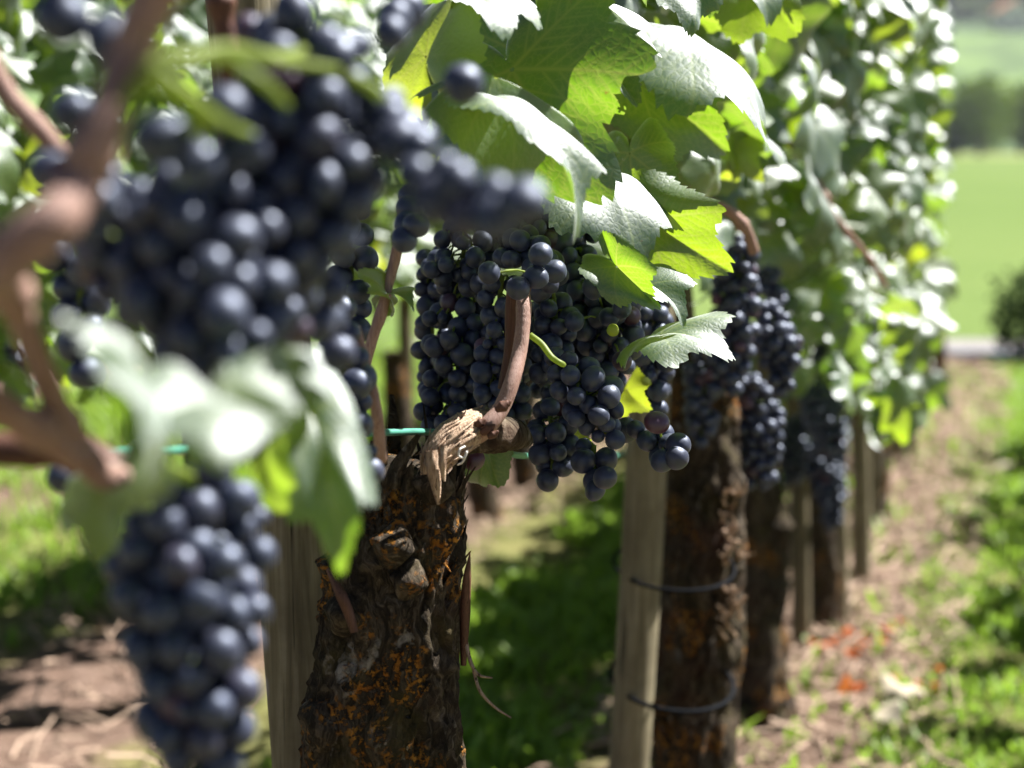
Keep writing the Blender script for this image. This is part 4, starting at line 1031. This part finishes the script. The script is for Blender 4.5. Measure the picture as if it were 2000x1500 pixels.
# left row -----------------------------------------------------------------
LR = -.85
LG = "grape vines of the left row"
for k in range(5):
    d = (2.48, 3.22, 3.72, 4.02, 4.7)[k]
    lab = ['left row vine seen through the gap behind the top left berries', 'left row vine behind the thick weathered post', 'left row vine seen between the bunches over the grass lane', 'left row vine whose trunk stands left of the tied post', 'farthest visible vine of the left row'][k]
    vn = thing('grape_vine', row(d, LR), lab, 'grape vine', LG)
    b = row(d, LR + .01); x = 1000 + b.x / d * FPX; g0 = ground_px(d); s = 2.6 / d
    trunk_obj(vn, [(x + 20 * s, g0 + 15, d), (x - 14 * s, g0 - 150 * s, d), (x + 5 * s, g0 - 380 * s, d), (x - 10 * s, g0 - 560 * s, d)], [44 * s, 38 * s, 36 * s, 22 * s], 60 + k, .24, 28, 40, 30)
    canopy(vn, (420, 260, 200, 170, 260)[k], (1.5, 2.75, 3.4, 3.85, 4.3)[k], (2.75, 3.4, 3.85, 4.3, 5.0)[k], .085, .50, 1.05, 600 + k, keep=80, lat_c=.02, rowlat=LR)
    pb = row(d + .06, LR - .01); px_ = 1000 + pb.x / pb.y * FPX
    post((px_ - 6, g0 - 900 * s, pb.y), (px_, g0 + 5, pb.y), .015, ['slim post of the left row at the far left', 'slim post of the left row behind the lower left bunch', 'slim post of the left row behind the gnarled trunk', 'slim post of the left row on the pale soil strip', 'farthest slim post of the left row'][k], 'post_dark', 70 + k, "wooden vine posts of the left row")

# right neighbour row: outside the frame, it shades the grass on the right
for k in range(4):
    d = 2.7 + .75 * k
    vn = thing('grape_vine', row(d, .88), 'vine of the right hand row, outside the right edge, shading the grass', 'grape vine', "grape vines of the right hand row")
    v, f = tube([(0, 0, -.02), (.02, 0, .25), (0, .01, .5)], [.03, .024, .015], 14, 12); link('trunk', mesh('trunk', v, fixf(f), M['bark']), vn)
    canopy(vn, 130, d - .30, d + .26, .085, .45, 1.18, 700 + k, keep=0, rowlat=.88)

# fallen leaves ------------------------------------------------------------
g = np.random.default_rng(77)
FL = as_mesh(shared_leaf(400, (48, 6), '', fold=.3, bend=1.2, wave=.12, curl=.3), M['dead_leaf'])
FP = as_mesh(shared_leaf(401, (48, 6), '', fold=.5, bend=.8, wave=.1, curl=.2), M['pale_dead'])
for k, (x, y) in enumerate([(1640, 1385), (1672, 1388), (1750, 1370), (1815, 1395), (1650, 1270), (1625, 1290), (1690, 1280), (1765, 1255), (1720, 1290), (1600, 1300), (1735, 1265), (1660, 1315), (1785, 1380), (1830, 1355), (1700, 1250), (1680, 1300)]):
    d = CAMH * FPX / (y - 270) ; p = at(x, y, d); p.z = .018
    o = link('fallen_leaf', FL); s = g.uniform(.016, .030)
    o.matrix_world = Matrix.Translation(p) @ Euler((g.normal() * .4, g.normal() * .4, g.uniform(0, 6.28))).to_matrix().to_4x4() @ Matrix.Scale(s, 4)
    tag(o, 'curled orange dead leaf lying on the soil right of the trunks', 'fallen leaf', "orange dead leaves on the soil")
for (x, y, s, lab) in [(1765, 1418, .042, 'large pale dead leaf lying at the edge of the soil'), (1720, 1465, .034, 'pale dry leaf near the bottom edge of the soil strip'), (1975, 935, .05, 'pale leaf lying on the grass at the right edge')]:
    d = CAMH * FPX / (y - 270); p = at(x, y, d); p.z = .03
    o = link('fallen_leaf', FP)
    o.matrix_world = Matrix.Translation(p) @ Euler((.35, .25, g.uniform(0, 6.28))).to_matrix().to_4x4() @ Matrix.Scale(s, 4)
    tag(o, lab, 'fallen leaf')

# haze: one closed box of pale air round the whole scene ---------------------
def haze():
    x0, x1, y0, y1, z0, z1 = -540, 840, -40, 830, -4.5, 92
    v = [(x, y, z) for z in (z0, z1) for y in (y0, y1) for x in (x0, x1)]
    f = [(0, 2, 3, 1), (4, 5, 7, 6), (0, 1, 5, 4), (2, 6, 7, 3), (0, 4, 6, 2), (1, 3, 7, 5)]
    m, nt = mat("pale_air"); n = N(nt)
    p = n('ShaderNodeVolumePrincipled', {'Color': (.86, .93, 1, 1), 'Density': .0002, 'Anisotropy': .3})
    o = n('ShaderNodeOutputMaterial'); nt.links.new(p.outputs[0], o.inputs['Volume'])
    ob = link('haze', mesh('haze', v, f, m, smooth=False)); ob['label'] = 'thin pale haze over the distant hillside'; ob['kind'] = 'stuff'
haze()
